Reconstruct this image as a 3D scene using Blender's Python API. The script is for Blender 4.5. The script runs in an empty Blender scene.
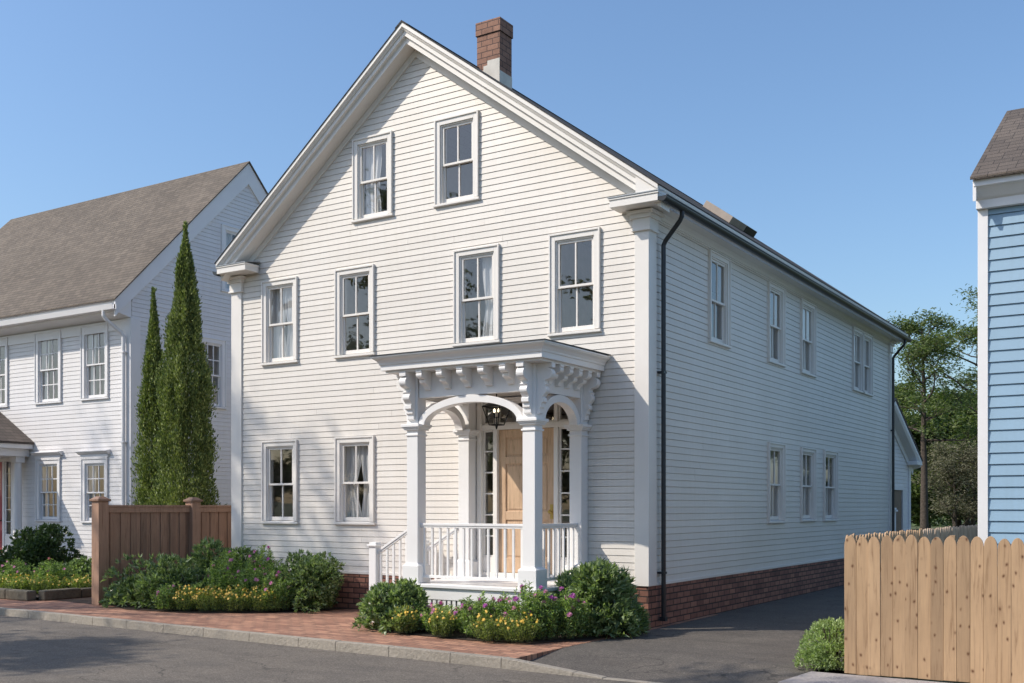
import bpy, math, random
import numpy as np
from mathutils import Vector, Matrix
R = math.radians
scene = bpy.context.scene
col = scene.collection
random.seed(7)

# ------------------------------------------------------------------ materials
def newmat(name):
    m = bpy.data.materials.new(name); m.use_nodes = True
    nt = m.node_tree; b = nt.nodes['Principled BSDF']
    return m, nt, b
def N(nt, t, **kw):
    n = nt.nodes.new(t)
    for k, v in kw.items():
        if k.startswith('i_'):
            key = k[2:]
            key = int(key) if key.isdigit() else key.replace('_', ' ')
            n.inputs[key].default_value = v
        else: setattr(n, k, v)
    return n
def ramp(nt, fac, stops, interp='LINEAR'):
    r = N(nt, 'ShaderNodeValToRGB'); r.color_ramp.interpolation = interp
    e = r.color_ramp.elements
    while len(e) < len(stops): e.new(0.5)
    for i, (p, c) in enumerate(stops):
        e[i].position = p; e[i].color = (c[0], c[1], c[2], 1)
    nt.links.new(fac, r.inputs['Fac']); return r.outputs['Color']
def coords(nt, scale=(1, 1, 1), rnd=False, rot=(0, 0, 0)):
    tc = N(nt, 'ShaderNodeTexCoord'); mp = N(nt, 'ShaderNodeMapping')
    mp.inputs['Scale'].default_value = scale; mp.inputs['Rotation'].default_value = rot
    src = tc.outputs['Object']
    if rnd:
        oi = N(nt, 'ShaderNodeObjectInfo'); ml = N(nt, 'ShaderNodeMath', operation='MULTIPLY'); ml.inputs[1].default_value = 37
        nt.links.new(oi.outputs['Random'], ml.inputs[0])
        va = N(nt, 'ShaderNodeVectorMath', operation='ADD'); nt.links.new(src, va.inputs[0]); nt.links.new(ml.outputs[0], va.inputs[1]); src = va.outputs[0]
    nt.links.new(src, mp.inputs['Vector']); return mp.outputs['Vector']
def noise(nt, vec, scale, detail=4, rough=.55, dist=0):
    n = N(nt, 'ShaderNodeTexNoise'); n.inputs['Scale'].default_value = scale
    n.inputs['Detail'].default_value = detail; n.inputs['Roughness'].default_value = rough; n.inputs['Distortion'].default_value = dist
    nt.links.new(vec, n.inputs['Vector']); return n.outputs['Fac']
def mixc(nt, fac, a, b, mode='MIX'):
    m = N(nt, 'ShaderNodeMix', data_type='RGBA', blend_type=mode)
    for sock, v in ((m.inputs[0], fac), (m.inputs[6], a), (m.inputs[7], b)):
        if isinstance(v, (int, float)): sock.default_value = v
        elif isinstance(v, (tuple, list)): sock.default_value = (v[0], v[1], v[2], 1)
        else: nt.links.new(v, sock)
    return m.outputs[2]
def bump(nt, b, h, strength=.3, dist=.01):
    n = N(nt, 'ShaderNodeBump'); n.inputs['Strength'].default_value = strength; n.inputs['Distance'].default_value = dist
    nt.links.new(h, n.inputs['Height']); nt.links.new(n.outputs['Normal'], b.inputs['Normal'])

def paint(name, c, rough=.5, var=.06, bmp=.06):
    m, nt, b = newmat(name); v = coords(nt)
    f = noise(nt, v, 1.3, 6, .6)
    f2 = noise(nt, coords(nt, (6, 6, .8)), 3, 5, .6)
    c1 = ramp(nt, f, [(.3, [x * (1 - var) for x in c]), (.7, [min(1, x * (1 + var * .4)) for x in c])])
    c2 = mixc(nt, mixc(nt, 1, ramp(nt, f2, [(.45, (0, 0, 0)), (.8, (1, 1, 1))]), (var * .8,) * 3, 'MULTIPLY'), c1, (c[0] * .72, c[1] * .70, c[2] * .66))
    nt.links.new(c2, b.inputs['Base Color']); b.inputs['Roughness'].default_value = rough
    bump(nt, b, noise(nt, coords(nt, (4, 4, 30)), 6, 5), bmp, .004)
    return m
def siding_mat(name, c):
    # each lap board gets its own slight tone (the boards differ), plus fine brush grain
    m, nt, b = newmat(name)
    geo = N(nt, 'ShaderNodeNewGeometry')
    c1 = ramp(nt, geo.outputs['Random Per Island'], [(0, [x * .955 for x in c]), (1, [x * 1.02 for x in c])])
    f = noise(nt, coords(nt), .55, 6, .62)
    c2 = mixc(nt, 1, c1, ramp(nt, f, [(.3, (.93, .92, .90)), (.65, (1, 1, 1))]), 'MULTIPLY')
    f2 = noise(nt, coords(nt, (9, 9, .6)), 2, 4)
    c3 = mixc(nt, 1, c2, ramp(nt, f2, [(.3, (.965, .96, .95)), (.6, (1, 1, 1))]), 'MULTIPLY')
    nt.links.new(c3, b.inputs['Base Color']); b.inputs['Roughness'].default_value = .48
    bump(nt, b, noise(nt, coords(nt, (2, 2, 60)), 8, 4), .10, .003)
    return m
def brick_mat(name, axis, bw, bh, c1, c2, cm, mortar=.008, bmp=.5):
    m, nt, b = newmat(name)
    tc = N(nt, 'ShaderNodeTexCoord'); sp = N(nt, 'ShaderNodeSeparateXYZ'); cb = N(nt, 'ShaderNodeCombineXYZ')
    nt.links.new(tc.outputs['Object'], sp.inputs[0])
    if axis == 'wall':
        ad = N(nt, 'ShaderNodeMath', operation='ADD'); nt.links.new(sp.outputs[0], ad.inputs[0]); nt.links.new(sp.outputs[1], ad.inputs[1])
        nt.links.new(ad.outputs[0], cb.inputs[0]); nt.links.new(sp.outputs[2], cb.inputs[1])
    else:
        nt.links.new(sp.outputs[0], cb.inputs[0]); nt.links.new(sp.outputs[1], cb.inputs[1])
    bt = N(nt, 'ShaderNodeTexBrick'); bt.offset = .5
    nt.links.new(cb.outputs[0], bt.inputs['Vector'])
    bt.inputs['Scale'].default_value = 1; bt.inputs['Brick Width'].default_value = bw; bt.inputs['Row Height'].default_value = bh
    bt.inputs['Mortar Size'].default_value = mortar; bt.inputs['Mortar Smooth'].default_value = .2; bt.inputs['Bias'].default_value = 0
    bt.inputs['Color1'].default_value = (*c1, 1); bt.inputs['Color2'].default_value = (*c2, 1); bt.inputs['Mortar'].default_value = (*cm, 1)
    f = noise(nt, cb.outputs[0], 14, 5, .65)
    c = mixc(nt, 1, bt.outputs['Color'], ramp(nt, f, [(.25, (.74, .72, .70)), (.7, (1.1, 1.1, 1.1))]), 'MULTIPLY')
    f3 = noise(nt, cb.outputs[0], 1.1, 4, .6)
    c = mixc(nt, 1, c, ramp(nt, f3, [(.3, (.84, .84, .84)), (.7, (1.08, 1.06, 1.04))]), 'MULTIPLY')
    nt.links.new(c, b.inputs['Base Color']); b.inputs['Roughness'].default_value = .85
    inv = N(nt, 'ShaderNodeMath', operation='SUBTRACT'); inv.inputs[0].default_value = 1; nt.links.new(bt.outputs['Fac'], inv.inputs[1])
    ad = N(nt, 'ShaderNodeMath', operation='MULTIPLY_ADD'); nt.links.new(f, ad.inputs[0]); ad.inputs[1].default_value = .35; nt.links.new(inv.outputs[0], ad.inputs[2])
    bump(nt, b, ad.outputs[0], bmp, .006)
    return m
def shingle_mat(name, c, along='X'):
    m, nt, b = newmat(name)
    tc = N(nt, 'ShaderNodeTexCoord'); sp = N(nt, 'ShaderNodeSeparateXYZ'); cb = N(nt, 'ShaderNodeCombineXYZ')
    nt.links.new(tc.outputs['Object'], sp.inputs[0])
    nt.links.new(sp.outputs[0 if along == 'X' else 1], cb.inputs[0]); nt.links.new(sp.outputs[2], cb.inputs[1])
    bt = N(nt, 'ShaderNodeTexBrick'); bt.offset = .37; bt.offset_frequency = 3
    nt.links.new(cb.outputs[0], bt.inputs['Vector'])
    for k, v in (('Scale', 1), ('Brick Width', .21), ('Row Height', .085), ('Mortar Size', .006), ('Mortar Smooth', .5)): bt.inputs[k].default_value = v
    bt.inputs['Color1'].default_value = (c[0] * .84, c[1] * .83, c[2] * .82, 1); bt.inputs['Color2'].default_value = (c[0] * 1.18, c[1] * 1.16, c[2] * 1.13, 1)
    bt.inputs['Mortar'].default_value = (c[0] * .3, c[1] * .3, c[2] * .3, 1)
    f = noise(nt, cb.outputs[0], 60, 3, .7); f2 = noise(nt, cb.outputs[0], .7, 5, .6)
    x = mixc(nt, 1, bt.outputs['Color'], ramp(nt, f, [(.3, (.78, .78, .78)), (.7, (1.2, 1.2, 1.2))]), 'MULTIPLY')
    x = mixc(nt, 1, x, ramp(nt, f2, [(.3, (.86, .85, .84)), (.7, (1.1, 1.1, 1.1))]), 'MULTIPLY')
    nt.links.new(x, b.inputs['Base Color']); b.inputs['Roughness'].default_value = .95
    # each course is thicker towards its lower edge
    fr = N(nt, 'ShaderNodeMath', operation='FRACT'); dv = N(nt, 'ShaderNodeMath', operation='DIVIDE'); dv.inputs[1].default_value = .085
    nt.links.new(sp.outputs[2], dv.inputs[0]); nt.links.new(dv.outputs[0], fr.inputs[0])
    sb = N(nt, 'ShaderNodeMath', operation='MULTIPLY_ADD'); sb.inputs[1].default_value = -1; nt.links.new(fr.outputs[0], sb.inputs[0]); nt.links.new(f, sb.inputs[2])
    bump(nt, b, sb.outputs[0], .9, .012)
    return m
def asphalt_mat(name, c):
    m, nt, b = newmat(name); v = coords(nt)
    f = noise(nt, v, 60, 3, .85); f2 = noise(nt, v, .9, 6, .6); f3 = noise(nt, v, 7, 5, .6)
    vo = N(nt, 'ShaderNodeTexVoronoi'); vo.inputs['Scale'].default_value = 70; nt.links.new(v, vo.inputs['Vector'])
    x = ramp(nt, f, [(.3, [k * .45 for k in c]), (.5, c), (.72, [k * 2.1 for k in c])])
    x = mixc(nt, 1, x, ramp(nt, f2, [(.3, (.80, .80, .82)), (.7, (1.14, 1.12, 1.1))]), 'MULTIPLY')
    x = mixc(nt, 1, x, ramp(nt, f3, [(.3, (.88, .88, .88)), (.7, (1.08, 1.08, 1.08))]), 'MULTIPLY')
    x = mixc(nt, ramp(nt, vo.outputs['Color'], [(.80, (0, 0, 0)), (.9, (.5, .5, .5))]), x, [k * 2.3 for k in c])
    nt.links.new(x, b.inputs['Base Color']); b.inputs['Roughness'].default_value = .9
    st = noise(nt, coords(nt, (.35, 1.6, 1)), 1.1, 7, .68, .8)     # long stains and old patches
    x = mixc(nt, 1, x, ramp(nt, st, [(.34, (.80, .79, .78)), (.5, (1, 1, 1)), (.7, (1.1, 1.09, 1.07))]), 'MULTIPLY')
    cr = N(nt, 'ShaderNodeTexVoronoi', feature='DISTANCE_TO_EDGE'); cr.inputs['Scale'].default_value = .55
    wv = N(nt, 'ShaderNodeVectorMath', operation='ADD'); nz = N(nt, 'ShaderNodeTexNoise'); nz.inputs['Scale'].default_value = 1.7; nz.inputs['Detail'].default_value = 6; nt.links.new(v, nz.inputs['Vector'])
    nt.links.new(v, wv.inputs[0]); nt.links.new(nz.outputs['Color'], wv.inputs[1]); nt.links.new(wv.outputs[0], cr.inputs['Vector'])
    x = mixc(nt, mixc(nt, 1, ramp(nt, cr.outputs['Distance'], [(.004, (1, 1, 1)), (.010, (0, 0, 0))]), ramp(nt, f2, [(.46, (0, 0, 0)), (.56, (.75, .75, .75))]), 'MULTIPLY'), x, [k * .35 for k in c])
    nt.links.new(x, b.inputs['Base Color'])
    bump(nt, b, f, .6, .008); return m
def ground_mat(name, ca, cb_, sc=8):
    m, nt, b = newmat(name); v = coords(nt)
    f = noise(nt, v, sc, 8, .7); f2 = noise(nt, v, .4, 4, .6)
    x = ramp(nt, f, [(.3, ca), (.7, cb_)])
    x = mixc(nt, 1, x, ramp(nt, f2, [(.3, (.8, .8, .8)), (.7, (1.1, 1.1, 1.1))]), 'MULTIPLY')
    nt.links.new(x, b.inputs['Base Color']); b.inputs['Roughness'].default_value = .95
    bump(nt, b, f, .8, .03); return m
def wood_mat(name, c, knots=False, gsc=1, rough=.65, spread=.3):
    m, nt, b = newmat(name)
    v = coords(nt, (14 * gsc, 14 * gsc, .9 * gsc), rnd=True)
    f = noise(nt, v, 2.2, 6, .65, .6)
    x = ramp(nt, f, [(.30, [c[0] * .62, c[1] * .56, c[2] * .50]), (.46, c), (.75, [min(1, c[0] * 1.18), c[1] * 1.18, c[2] * 1.16])])
    oi = N(nt, 'ShaderNodeObjectInfo')
    x = mixc(nt, 1, x, ramp(nt, oi.outputs['Random'], [(0, (1 - spread,) * 3), (.5, (1, .99, .97)), (1, (1 + spread * .35,) * 3)]), 'MULTIPLY')
    f2 = noise(nt, coords(nt, (1, 1, 1), rnd=True), 1.4, 4, .6)
    x = mixc(nt, 1, x, ramp(nt, f2, [(.3, (.86, .84, .82)), (.7, (1.06, 1.06, 1.06))]), 'MULTIPLY')
    if knots:
        vo = N(nt, 'ShaderNodeTexVoronoi', voronoi_dimensions='2D'); vo.inputs['Scale'].default_value = 9
        sp = N(nt, 'ShaderNodeSeparateXYZ'); cb = N(nt, 'ShaderNodeCombineXYZ'); nt.links.new(coords(nt, (1.25, 1, .8), rnd=True), sp.inputs[0])
        nt.links.new(sp.outputs[0], cb.inputs[0]); nt.links.new(sp.outputs[2], cb.inputs[1]); wn = N(nt, 'ShaderNodeTexNoise'); wn.inputs['Scale'].default_value = 9; nt.links.new(cb.outputs[0], wn.inputs['Vector'])
        wa = N(nt, 'ShaderNodeVectorMath', operation='MULTIPLY_ADD'); wa.inputs[1].default_value = (.05, .02, 0); nt.links.new(wn.outputs['Color'], wa.inputs[0]); nt.links.new(cb.outputs[0], wa.inputs[2]); nt.links.new(wa.outputs[0], vo.inputs['Vector'])
        k = ramp(nt, vo.outputs['Distance'], [(.05, (.95, .95, .95)), (.10, (.45, .45, .45)), (.20, (0, 0, 0))])
        sel = ramp(nt, vo.outputs['Color'], [(.30, (1, 1, 1)), (.40, (0, 0, 0))])
        x = mixc(nt, mixc(nt, 1, k, sel, 'MULTIPLY'), x, (c[0] * .25, c[1] * .14, c[2] * .08))
    nt.links.new(x, b.inputs['Base Color']); b.inputs['Roughness'].default_value = rough
    bump(nt, b, f, .25, .004); return m
def plain(name, c, rough=.5, metal=0, emit=None):
    m, nt, b = newmat(name)
    f = noise(nt, coords(nt), 5, 5, .6)
    nt.links.new(ramp(nt, f, [(.3, [x * .86 for x in c]), (.7, [min(1, x * 1.08) for x in c])]), b.inputs['Base Color'])
    b.inputs['Roughness'].default_value = rough; b.inputs['Metallic'].default_value = metal
    if emit: b.inputs['Emission Color'].default_value = (*emit[0], 1); b.inputs['Emission Strength'].default_value = emit[1]
    return m
def glass_mat(name, tint=(.92, .93, .93), ior=2.0):
    m, nt, b = newmat(name); nt.nodes.remove(b)
    out = nt.nodes['Material Output']
    tr = N(nt, 'ShaderNodeBsdfTransparent'); tr.inputs[0].default_value = (*tint, 1)
    gl = N(nt, 'ShaderNodeBsdfGlossy'); gl.inputs['Roughness'].default_value = .015; gl.inputs[0].default_value = (.97, .95, .93, 1)
    lw = N(nt, 'ShaderNodeLayerWeight'); lw.inputs[0].default_value = .5      # Schlick: the same from both sides of the pane
    pw = N(nt, 'ShaderNodeMath', operation='POWER'); pw.inputs[1].default_value = 4; nt.links.new(lw.outputs['Facing'], pw.inputs[0])
    f0 = ((ior - 1) / (ior + 1)) ** 2
    fr = N(nt, 'ShaderNodeMath', operation='MULTIPLY_ADD'); fr.inputs[1].default_value = 1 - f0; fr.inputs[2].default_value = f0; nt.links.new(pw.outputs[0], fr.inputs[0])
    bp = N(nt, 'ShaderNodeBump'); bp.inputs['Strength'].default_value = .05; bp.inputs['Distance'].default_value = .02
    nt.links.new(noise(nt, coords(nt), 2.2, 2), bp.inputs['Height'])
    nt.links.new(bp.outputs[0], gl.inputs['Normal'])
    mx = N(nt, 'ShaderNodeMixShader')
    nt.links.new(fr.outputs[0], mx.inputs[0]); nt.links.new(tr.outputs[0], mx.inputs[1]); nt.links.new(gl.outputs[0], mx.inputs[2])
    nt.links.new(mx.outputs[0], out.inputs[0]); return m
def leaf_mat(name, dark, light, trans=.3, rough=.5):
    m, nt, b = newmat(name)
    geo = N(nt, 'ShaderNodeNewGeometry')
    x = ramp(nt, geo.outputs['Random Per Island'], [(0, dark), (.6, [(a + c) / 2 for a, c in zip(dark, light)]), (1, light)])
    nt.links.new(x, b.inputs['Base Color']); b.inputs['Roughness'].default_value = rough
    out = nt.nodes['Material Output']; tl = N(nt, 'ShaderNodeBsdfTranslucent')
    nt.links.new(mixc(nt, 1, x, (1.3, 1.5, .6), 'MULTIPLY'), tl.inputs[0])
    mx = N(nt, 'ShaderNodeMixShader'); mx.inputs[0].default_value = trans
    nt.links.new(b.outputs[0], mx.inputs[1]); nt.links.new(tl.outputs[0], mx.inputs[2]); nt.links.new(mx.outputs[0], out.inputs[0])
    return m
def curtain_mat(name, c):
    m, nt, b = newmat(name); b.inputs['Base Color'].default_value = (*c, 1); b.inputs['Roughness'].default_value = .9
    out = nt.nodes['Material Output']; tl = N(nt, 'ShaderNodeBsdfTranslucent'); tl.inputs[0].default_value = (*c, 1)
    mx = N(nt, 'ShaderNodeMixShader'); mx.inputs[0].default_value = .35
    nt.links.new(b.outputs[0], mx.inputs[1]); nt.links.new(tl.outputs[0], mx.inputs[2]); nt.links.new(mx.outputs[0], out.inputs[0]); return m

WHITE = (.79, .75, .70)
M = dict(
    trim=paint('trim_paint', WHITE, .45, .05), siding=siding_mat('cream_siding', (.745, .70, .645)),
    ntrim=paint('cool_trim_paint', (.80, .78, .775), .45, .05), nsiding=siding_mat('cool_white_siding', (.77, .745, .74)),
    bsiding=siding_mat('blue_siding', (.28, .42, .55)),
    porch=paint('porch_paint', (.82, .80, .78), .42, .04),
    found=brick_mat('foundation_brick', 'wall', .25, .0886, (.38, .18, .125), (.20, .092, .066), (.05, .032, .027), .010),
    chim=brick_mat('chimney_brick', 'wall', .23, .098, (.36, .195, .135), (.25, .13, .09), (.075, .045, .04), .007),
    pave=brick_mat('paving_brick', 'floor', .24, .12, (.50, .265, .17), (.27, .13, .085), (.14, .09, .065), .009, .3),
    roof=shingle_mat('grey_shingles', (.055, .052, .05), 'Y'), nroof=shingle_mat('brown_shingles', (.155, .128, .102), 'X'),
    broof=shingle_mat('dark_brown_shingles', (.12, .098, .082), 'X'),
    proof=shingle_mat('porch_shingles', (.12, .098, .085), 'Y'),
    road=asphalt_mat('road_asphalt', (.13, .112, .092)), drive=asphalt_mat('drive_asphalt', (.098, .086, .073)),
    kerb=ground_mat('kerb_granite', (.30, .265, .215), (.43, .375, .31), 24), slab=ground_mat('concrete', (.33, .30, .285), (.43, .39, .37), 25),
    grass=ground_mat('grass_ground', (.045, .06, .02), (.11, .13, .045), 12), soil=ground_mat('bed_soil', (.03, .02, .013), (.07, .045, .03), 22),
    edging=ground_mat('edging_stone', (.10, .085, .06), (.20, .17, .12), 9),
    pine=wood_mat('pine_boards', (.45, .295, .17), True, 1, .65, .26), brown=wood_mat('brown_stained_wood', (.36, .215, .145), False, 1.2, .6, .3),
    greypine=wood_mat('weathered_shaded_pine', (.40, .31, .24), False, 1, .8, .2),  # far side run of pickets: weathering plus shade put into the grey
    oak=wood_mat('pale_oak', (.60, .415, .27), False, 1.4, .5, 0), gdoor=wood_mat('brown_door', (.20, .13, .085), False, 1, .6, 0),
    glass=glass_mat('window_glass'), lglass=glass_mat('lantern_glass', (.9, .9, .88), 1.3),
    dark=plain('dark_metal', (.035, .038, .043), .35, .3), black=plain('black_iron', (.012, .012, .013), .4, .4),
    tan=plain('tan_cladding', (.40, .33, .27), .6), lead=plain('lead_flashing', (.36, .38, .40), .5, .3),
    room=plain('room_plaster', (.74, .71, .69), .9), lroom=plain('brown_plaster', (.52, .46, .40), .9), rfloor=plain('room_floor', (.20, .12, .07), .6),
    curt=curtain_mat('white_curtain', (.88, .87, .86)), gcurt=curtain_mat('grey_curtain', (.66, .64, .63)),
    cream=plain('cream_render', (.66, .62, .55), .8), red=plain('red_door_paint', (.46, .075, .085), .4),
    bulb=plain('lamp_bulb', (.9, .85, .7), .3, 0, ((1, .82, .55), 3)), brass=plain('brass', (.5, .36, .12), .3, 1),
    leafD=leaf_mat('rhododendron_leaf', (.075, .13, .045), (.42, .50, .28), .35, .32), leafM=leaf_mat('flower_foliage', (.12, .20, .055), (.42, .54, .20), .4),
    leafL=leaf_mat('light_shrub_leaf', (.22, .30, .11), (.52, .62, .30), .3), leafB=leaf_mat('boxwood_leaf', (.035, .068, .024), (.14, .20, .08), .2, .4),
    leafC=leaf_mat('cypress_leaf', (.06, .10, .025), (.36, .41, .13), .2, .6), leafT=leaf_mat('tree_leaf', (.06, .10, .03), (.18, .22, .07), .35, .6),
    leafP=leaf_mat('pale_twig_leaf', (.10, .10, .06), (.24, .23, .15), .2, .7), leafY=leaf_mat('fine_flower_leaf', (.15, .20, .045), (.42, .48, .15), .4),
    purple=leaf_mat('purple_petal', (.34, .05, .30), (.52, .13, .48), .25, .5), pink=leaf_mat('pink_petal', (.50, .15, .34), (.66, .28, .48), .25, .5),
    yellow=leaf_mat('yellow_petal', (.72, .42, .04), (.85, .60, .14), .2, .5),
    bark=ground_mat('bark', (.045, .033, .024), (.11, .085, .065), 14), stem=plain('green_stem', (.06, .09, .03), .7),
)
# ------------------------------------------------------------------ mesh helpers
def prop(o, label=None, cat=None, group=None, kind=None):
    if label: o['label'] = label
    if cat: o['category'] = cat
    if group: o['group'] = group
    if kind: o['kind'] = kind
    return o
def empty(name, loc=(0, 0, 0), rz=0):
    o = bpy.data.objects.new(name, None); col.objects.link(o); o.location = loc; o.rotation_euler = (0, 0, rz); o.empty_display_size = .3
    return o
class MB:
    def __init__(s): s.v = []; s.f = []
    def add(s, vs, fs):
        n = len(s.v); s.v += [tuple(p) for p in vs]; s.f += [tuple(i + n for i in f) for f in fs]; return s
    def box(s, x0, y0, z0, x1, y1, z1):
        if x0 > x1: x0, x1 = x1, x0
        if y0 > y1: y0, y1 = y1, y0
        if z0 > z1: z0, z1 = z1, z0
        return s.add([(x0, y0, z0), (x1, y0, z0), (x1, y1, z0), (x0, y1, z0), (x0, y0, z1), (x1, y0, z1), (x1, y1, z1), (x0, y1, z1)],
                     [(0, 3, 2, 1), (4, 5, 6, 7), (0, 1, 5, 4), (1, 2, 6, 5), (2, 3, 7, 6), (3, 0, 4, 7)])
    def prism(s, poly, axis, a, b):
        # poly: list of (p,q); axis 'X' -> (a,p,q), 'Y' -> (p,a,q), 'Z' -> (p,q,a)
        def P(p, q, t): return (t, p, q) if axis == 'X' else ((p, t, q) if axis == 'Y' else (p, q, t))
        n = len(poly)
        vs = [P(p, q, a) for p, q in poly] + [P(p, q, b) for p, q in poly]
        fs = [tuple(range(n)), tuple(range(2 * n - 1, n - 1, -1))] + [(i, i + n, (i + 1) % n + n, (i + 1) % n) for i in range(n)]
        return s.add(vs, fs)
    def sweep(s, secs, closed=False, caps=True):
        # secs: list of rings (same length)
        k = len(secs[0]); n0 = len(s.v)
        for r_ in secs: s.v += [tuple(p) for p in r_]
        m = len(secs)
        for i in range(m if closed else m - 1):
            for j in range(k):
                a = n0 + i * k + j; b_ = n0 + i * k + (j + 1) % k; c = n0 + ((i + 1) % m) * k + (j + 1) % k; d = n0 + ((i + 1) % m) * k + j
                s.f.append((a, d, c, b_))
        if caps and not closed:
            s.f.append(tuple(n0 + j for j in range(k))); s.f.append(tuple(n0 + (m - 1) * k + k - 1 - j for j in range(k)))
        return s
    def tube(s, pts, radii, n=8, caps=True):
        pts = [Vector(p) for p in pts]
        if isinstance(radii, (int, float)): radii = [radii] * len(pts)
        rings = []; up = Vector((0, 0, 1))
        prev = None
        for i, p in enumerate(pts):
            d = (pts[min(i + 1, len(pts) - 1)] - pts[max(i - 1, 0)]).normalized()
            if prev is None:
                a = d.cross(Vector((1, 0, 0)) if abs(d.z) > .9 else up).normalized()
            else: a = (prev - d * prev.dot(d)).normalized()
            prev = a; b_ = d.cross(a)
            rings.append([p + (a * math.cos(2 * math.pi * j / n) + b_ * math.sin(2 * math.pi * j / n)) * radii[i] for j in range(n)])
        return s.sweep(rings, caps=caps)
    def build(s, name, mat, parent=None, bevel=0, smooth=False, loc=None, rz=0, fix=True):
        me = bpy.data.meshes.new(name); me.from_pydata(s.v, [], s.f); me.validate()
        if fix:
            import bmesh
            bm = bmesh.new(); bm.from_mesh(me); bmesh.ops.recalc_face_normals(bm, faces=bm.faces); bm.to_mesh(me); bm.free()
        me.materials.append(mat)
        if smooth:
            me.polygons.foreach_set('use_smooth', [True] * len(me.polygons))
        o = bpy.data.objects.new(name, me); col.objects.link(o)
        if parent: o.parent = parent
        if loc: o.location = loc
        if rz: o.rotation_euler = (0, 0, rz)
        if bevel:
            b = o.modifiers.new('edge', 'BEVEL'); b.width = bevel; b.segments = 2; b.limit_method = 'ANGLE'; b.angle_limit = R(40)
        return o
def link_copy(o, parent=None):
    c = o.copy(); col.objects.link(c)
    if parent: c.parent = parent
    for ch in o.children: link_copy(ch, c)
    return c
def np_mesh(name, verts, nper, mat, smooth=False):
    """verts (n*nper,3) as separate n-gons of nper corners"""
    me = bpy.data.meshes.new(name); nv = len(verts); nf = nv // nper
    me.vertices.add(nv); me.vertices.foreach_set('co', verts.astype(np.float32).ravel())
    me.loops.add(nv); me.loops.foreach_set('vertex_index', np.arange(nv, dtype=np.int32))
    me.polygons.add(nf); me.polygons.foreach_set('loop_start', np.arange(0, nv, nper, dtype=np.int32)); me.polygons.foreach_set('loop_total', np.full(nf, nper, dtype=np.int32))
    me.update(calc_edges=True); me.validate(); me.materials.append(mat); return me

# ------------------------------------------------------------------ lap siding
def lap_rows(mb, z0, z1, e, xl, xr, openings, out=.0115, flip=False, P=None, joints=True):
    """P(u, n, z) -> world; n is the outward distance. xl, xr functions of z; openings (u0,u1,z0,z1)"""
    jr = random.Random(len(openings) * 7 + int(z1 * 10))
    nrow = int(math.ceil((z1 - z0) / e - 1e-6))
    for i in range(nrow):
        a = z0 + i * e; b = min(a + e, z1)
        cuts = {a, b}
        for o in openings:
            for zz in (o[2], o[3]):
                if a < zz < b: cuts.add(zz)
        cuts = sorted(cuts)
        for c0, c1 in zip(cuts[:-1], cuts[1:]):
            mid = (c0 + c1) / 2
            blocks = sorted([(o[0], o[1]) for o in openings if o[2] < mid < o[3]])
            L0, L1, R0, R1 = xl(c0), xl(c1), xr(c0), xr(c1)
            segs = []; cur = (L0, L1)
            for u0, u1 in blocks:
                segs.append((cur[0], cur[1], u0, u0)); cur = (u1, u1)
            segs.append((cur[0], cur[1], R0, R1))
            n0 = out - (c0 - a) / e * (out - .003); n1 = out - (c1 - a) / e * (out - .003)
            segs2 = []
            for l0, l1, r0, r1 in segs:      # boards come in lengths: butt joints at random places
                if r0 - l0 > 3.2 and joints and c1 - c0 > .05:
                    jx = l0 + jr.uniform(.25, .75) * (r0 - l0); segs2 += [(l0, l1, jx - .0012, jx - .0012), (jx + .0012, jx + .0012, r0, r1)]
                else: segs2.append((l0, l1, r0, r1))
            for l0, l1, r0, r1 in segs2:
                if r0 - l0 < .002: continue
                if r1 < l1: l1 = r1 = (l1 + r1) / 2
                vs = [P(l0, n0, c0), P(r0, n0, c0), P(r1, n1, c1), P(l1, n1, c1)]
                fs = [(0, 1, 2, 3)]
                if abs(c1 - b) < 1e-6 and c1 - c0 > .02:     # the board ends in the shadow gap under the next one
                    g = .0048; k = g / (c1 - c0)
                    lm, rm = l1 + (l0 - l1) * k, r1 + (r0 - r1) * k
                    vs = [P(l0, n0, c0), P(r0, n0, c0), P(rm, n1, c1 - g), P(lm, n1, c1 - g), P(lm, -.008, c1 - g + .002), P(rm, -.008, c1 - g + .002), P(r1, -.008, c1), P(l1, -.008, c1)]
                    fs = [(0, 1, 2, 3), (3, 2, 5, 4), (4, 5, 6, 7)]
                if abs(c0 - a) < 1e-6:
                    m = len(vs); vs += [P(l0, -.008, c0 + .001), P(r0, -.008, c0 + .001)]; fs.append((m, m + 1, 1, 0))
                mb.add(vs, fs)

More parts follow.
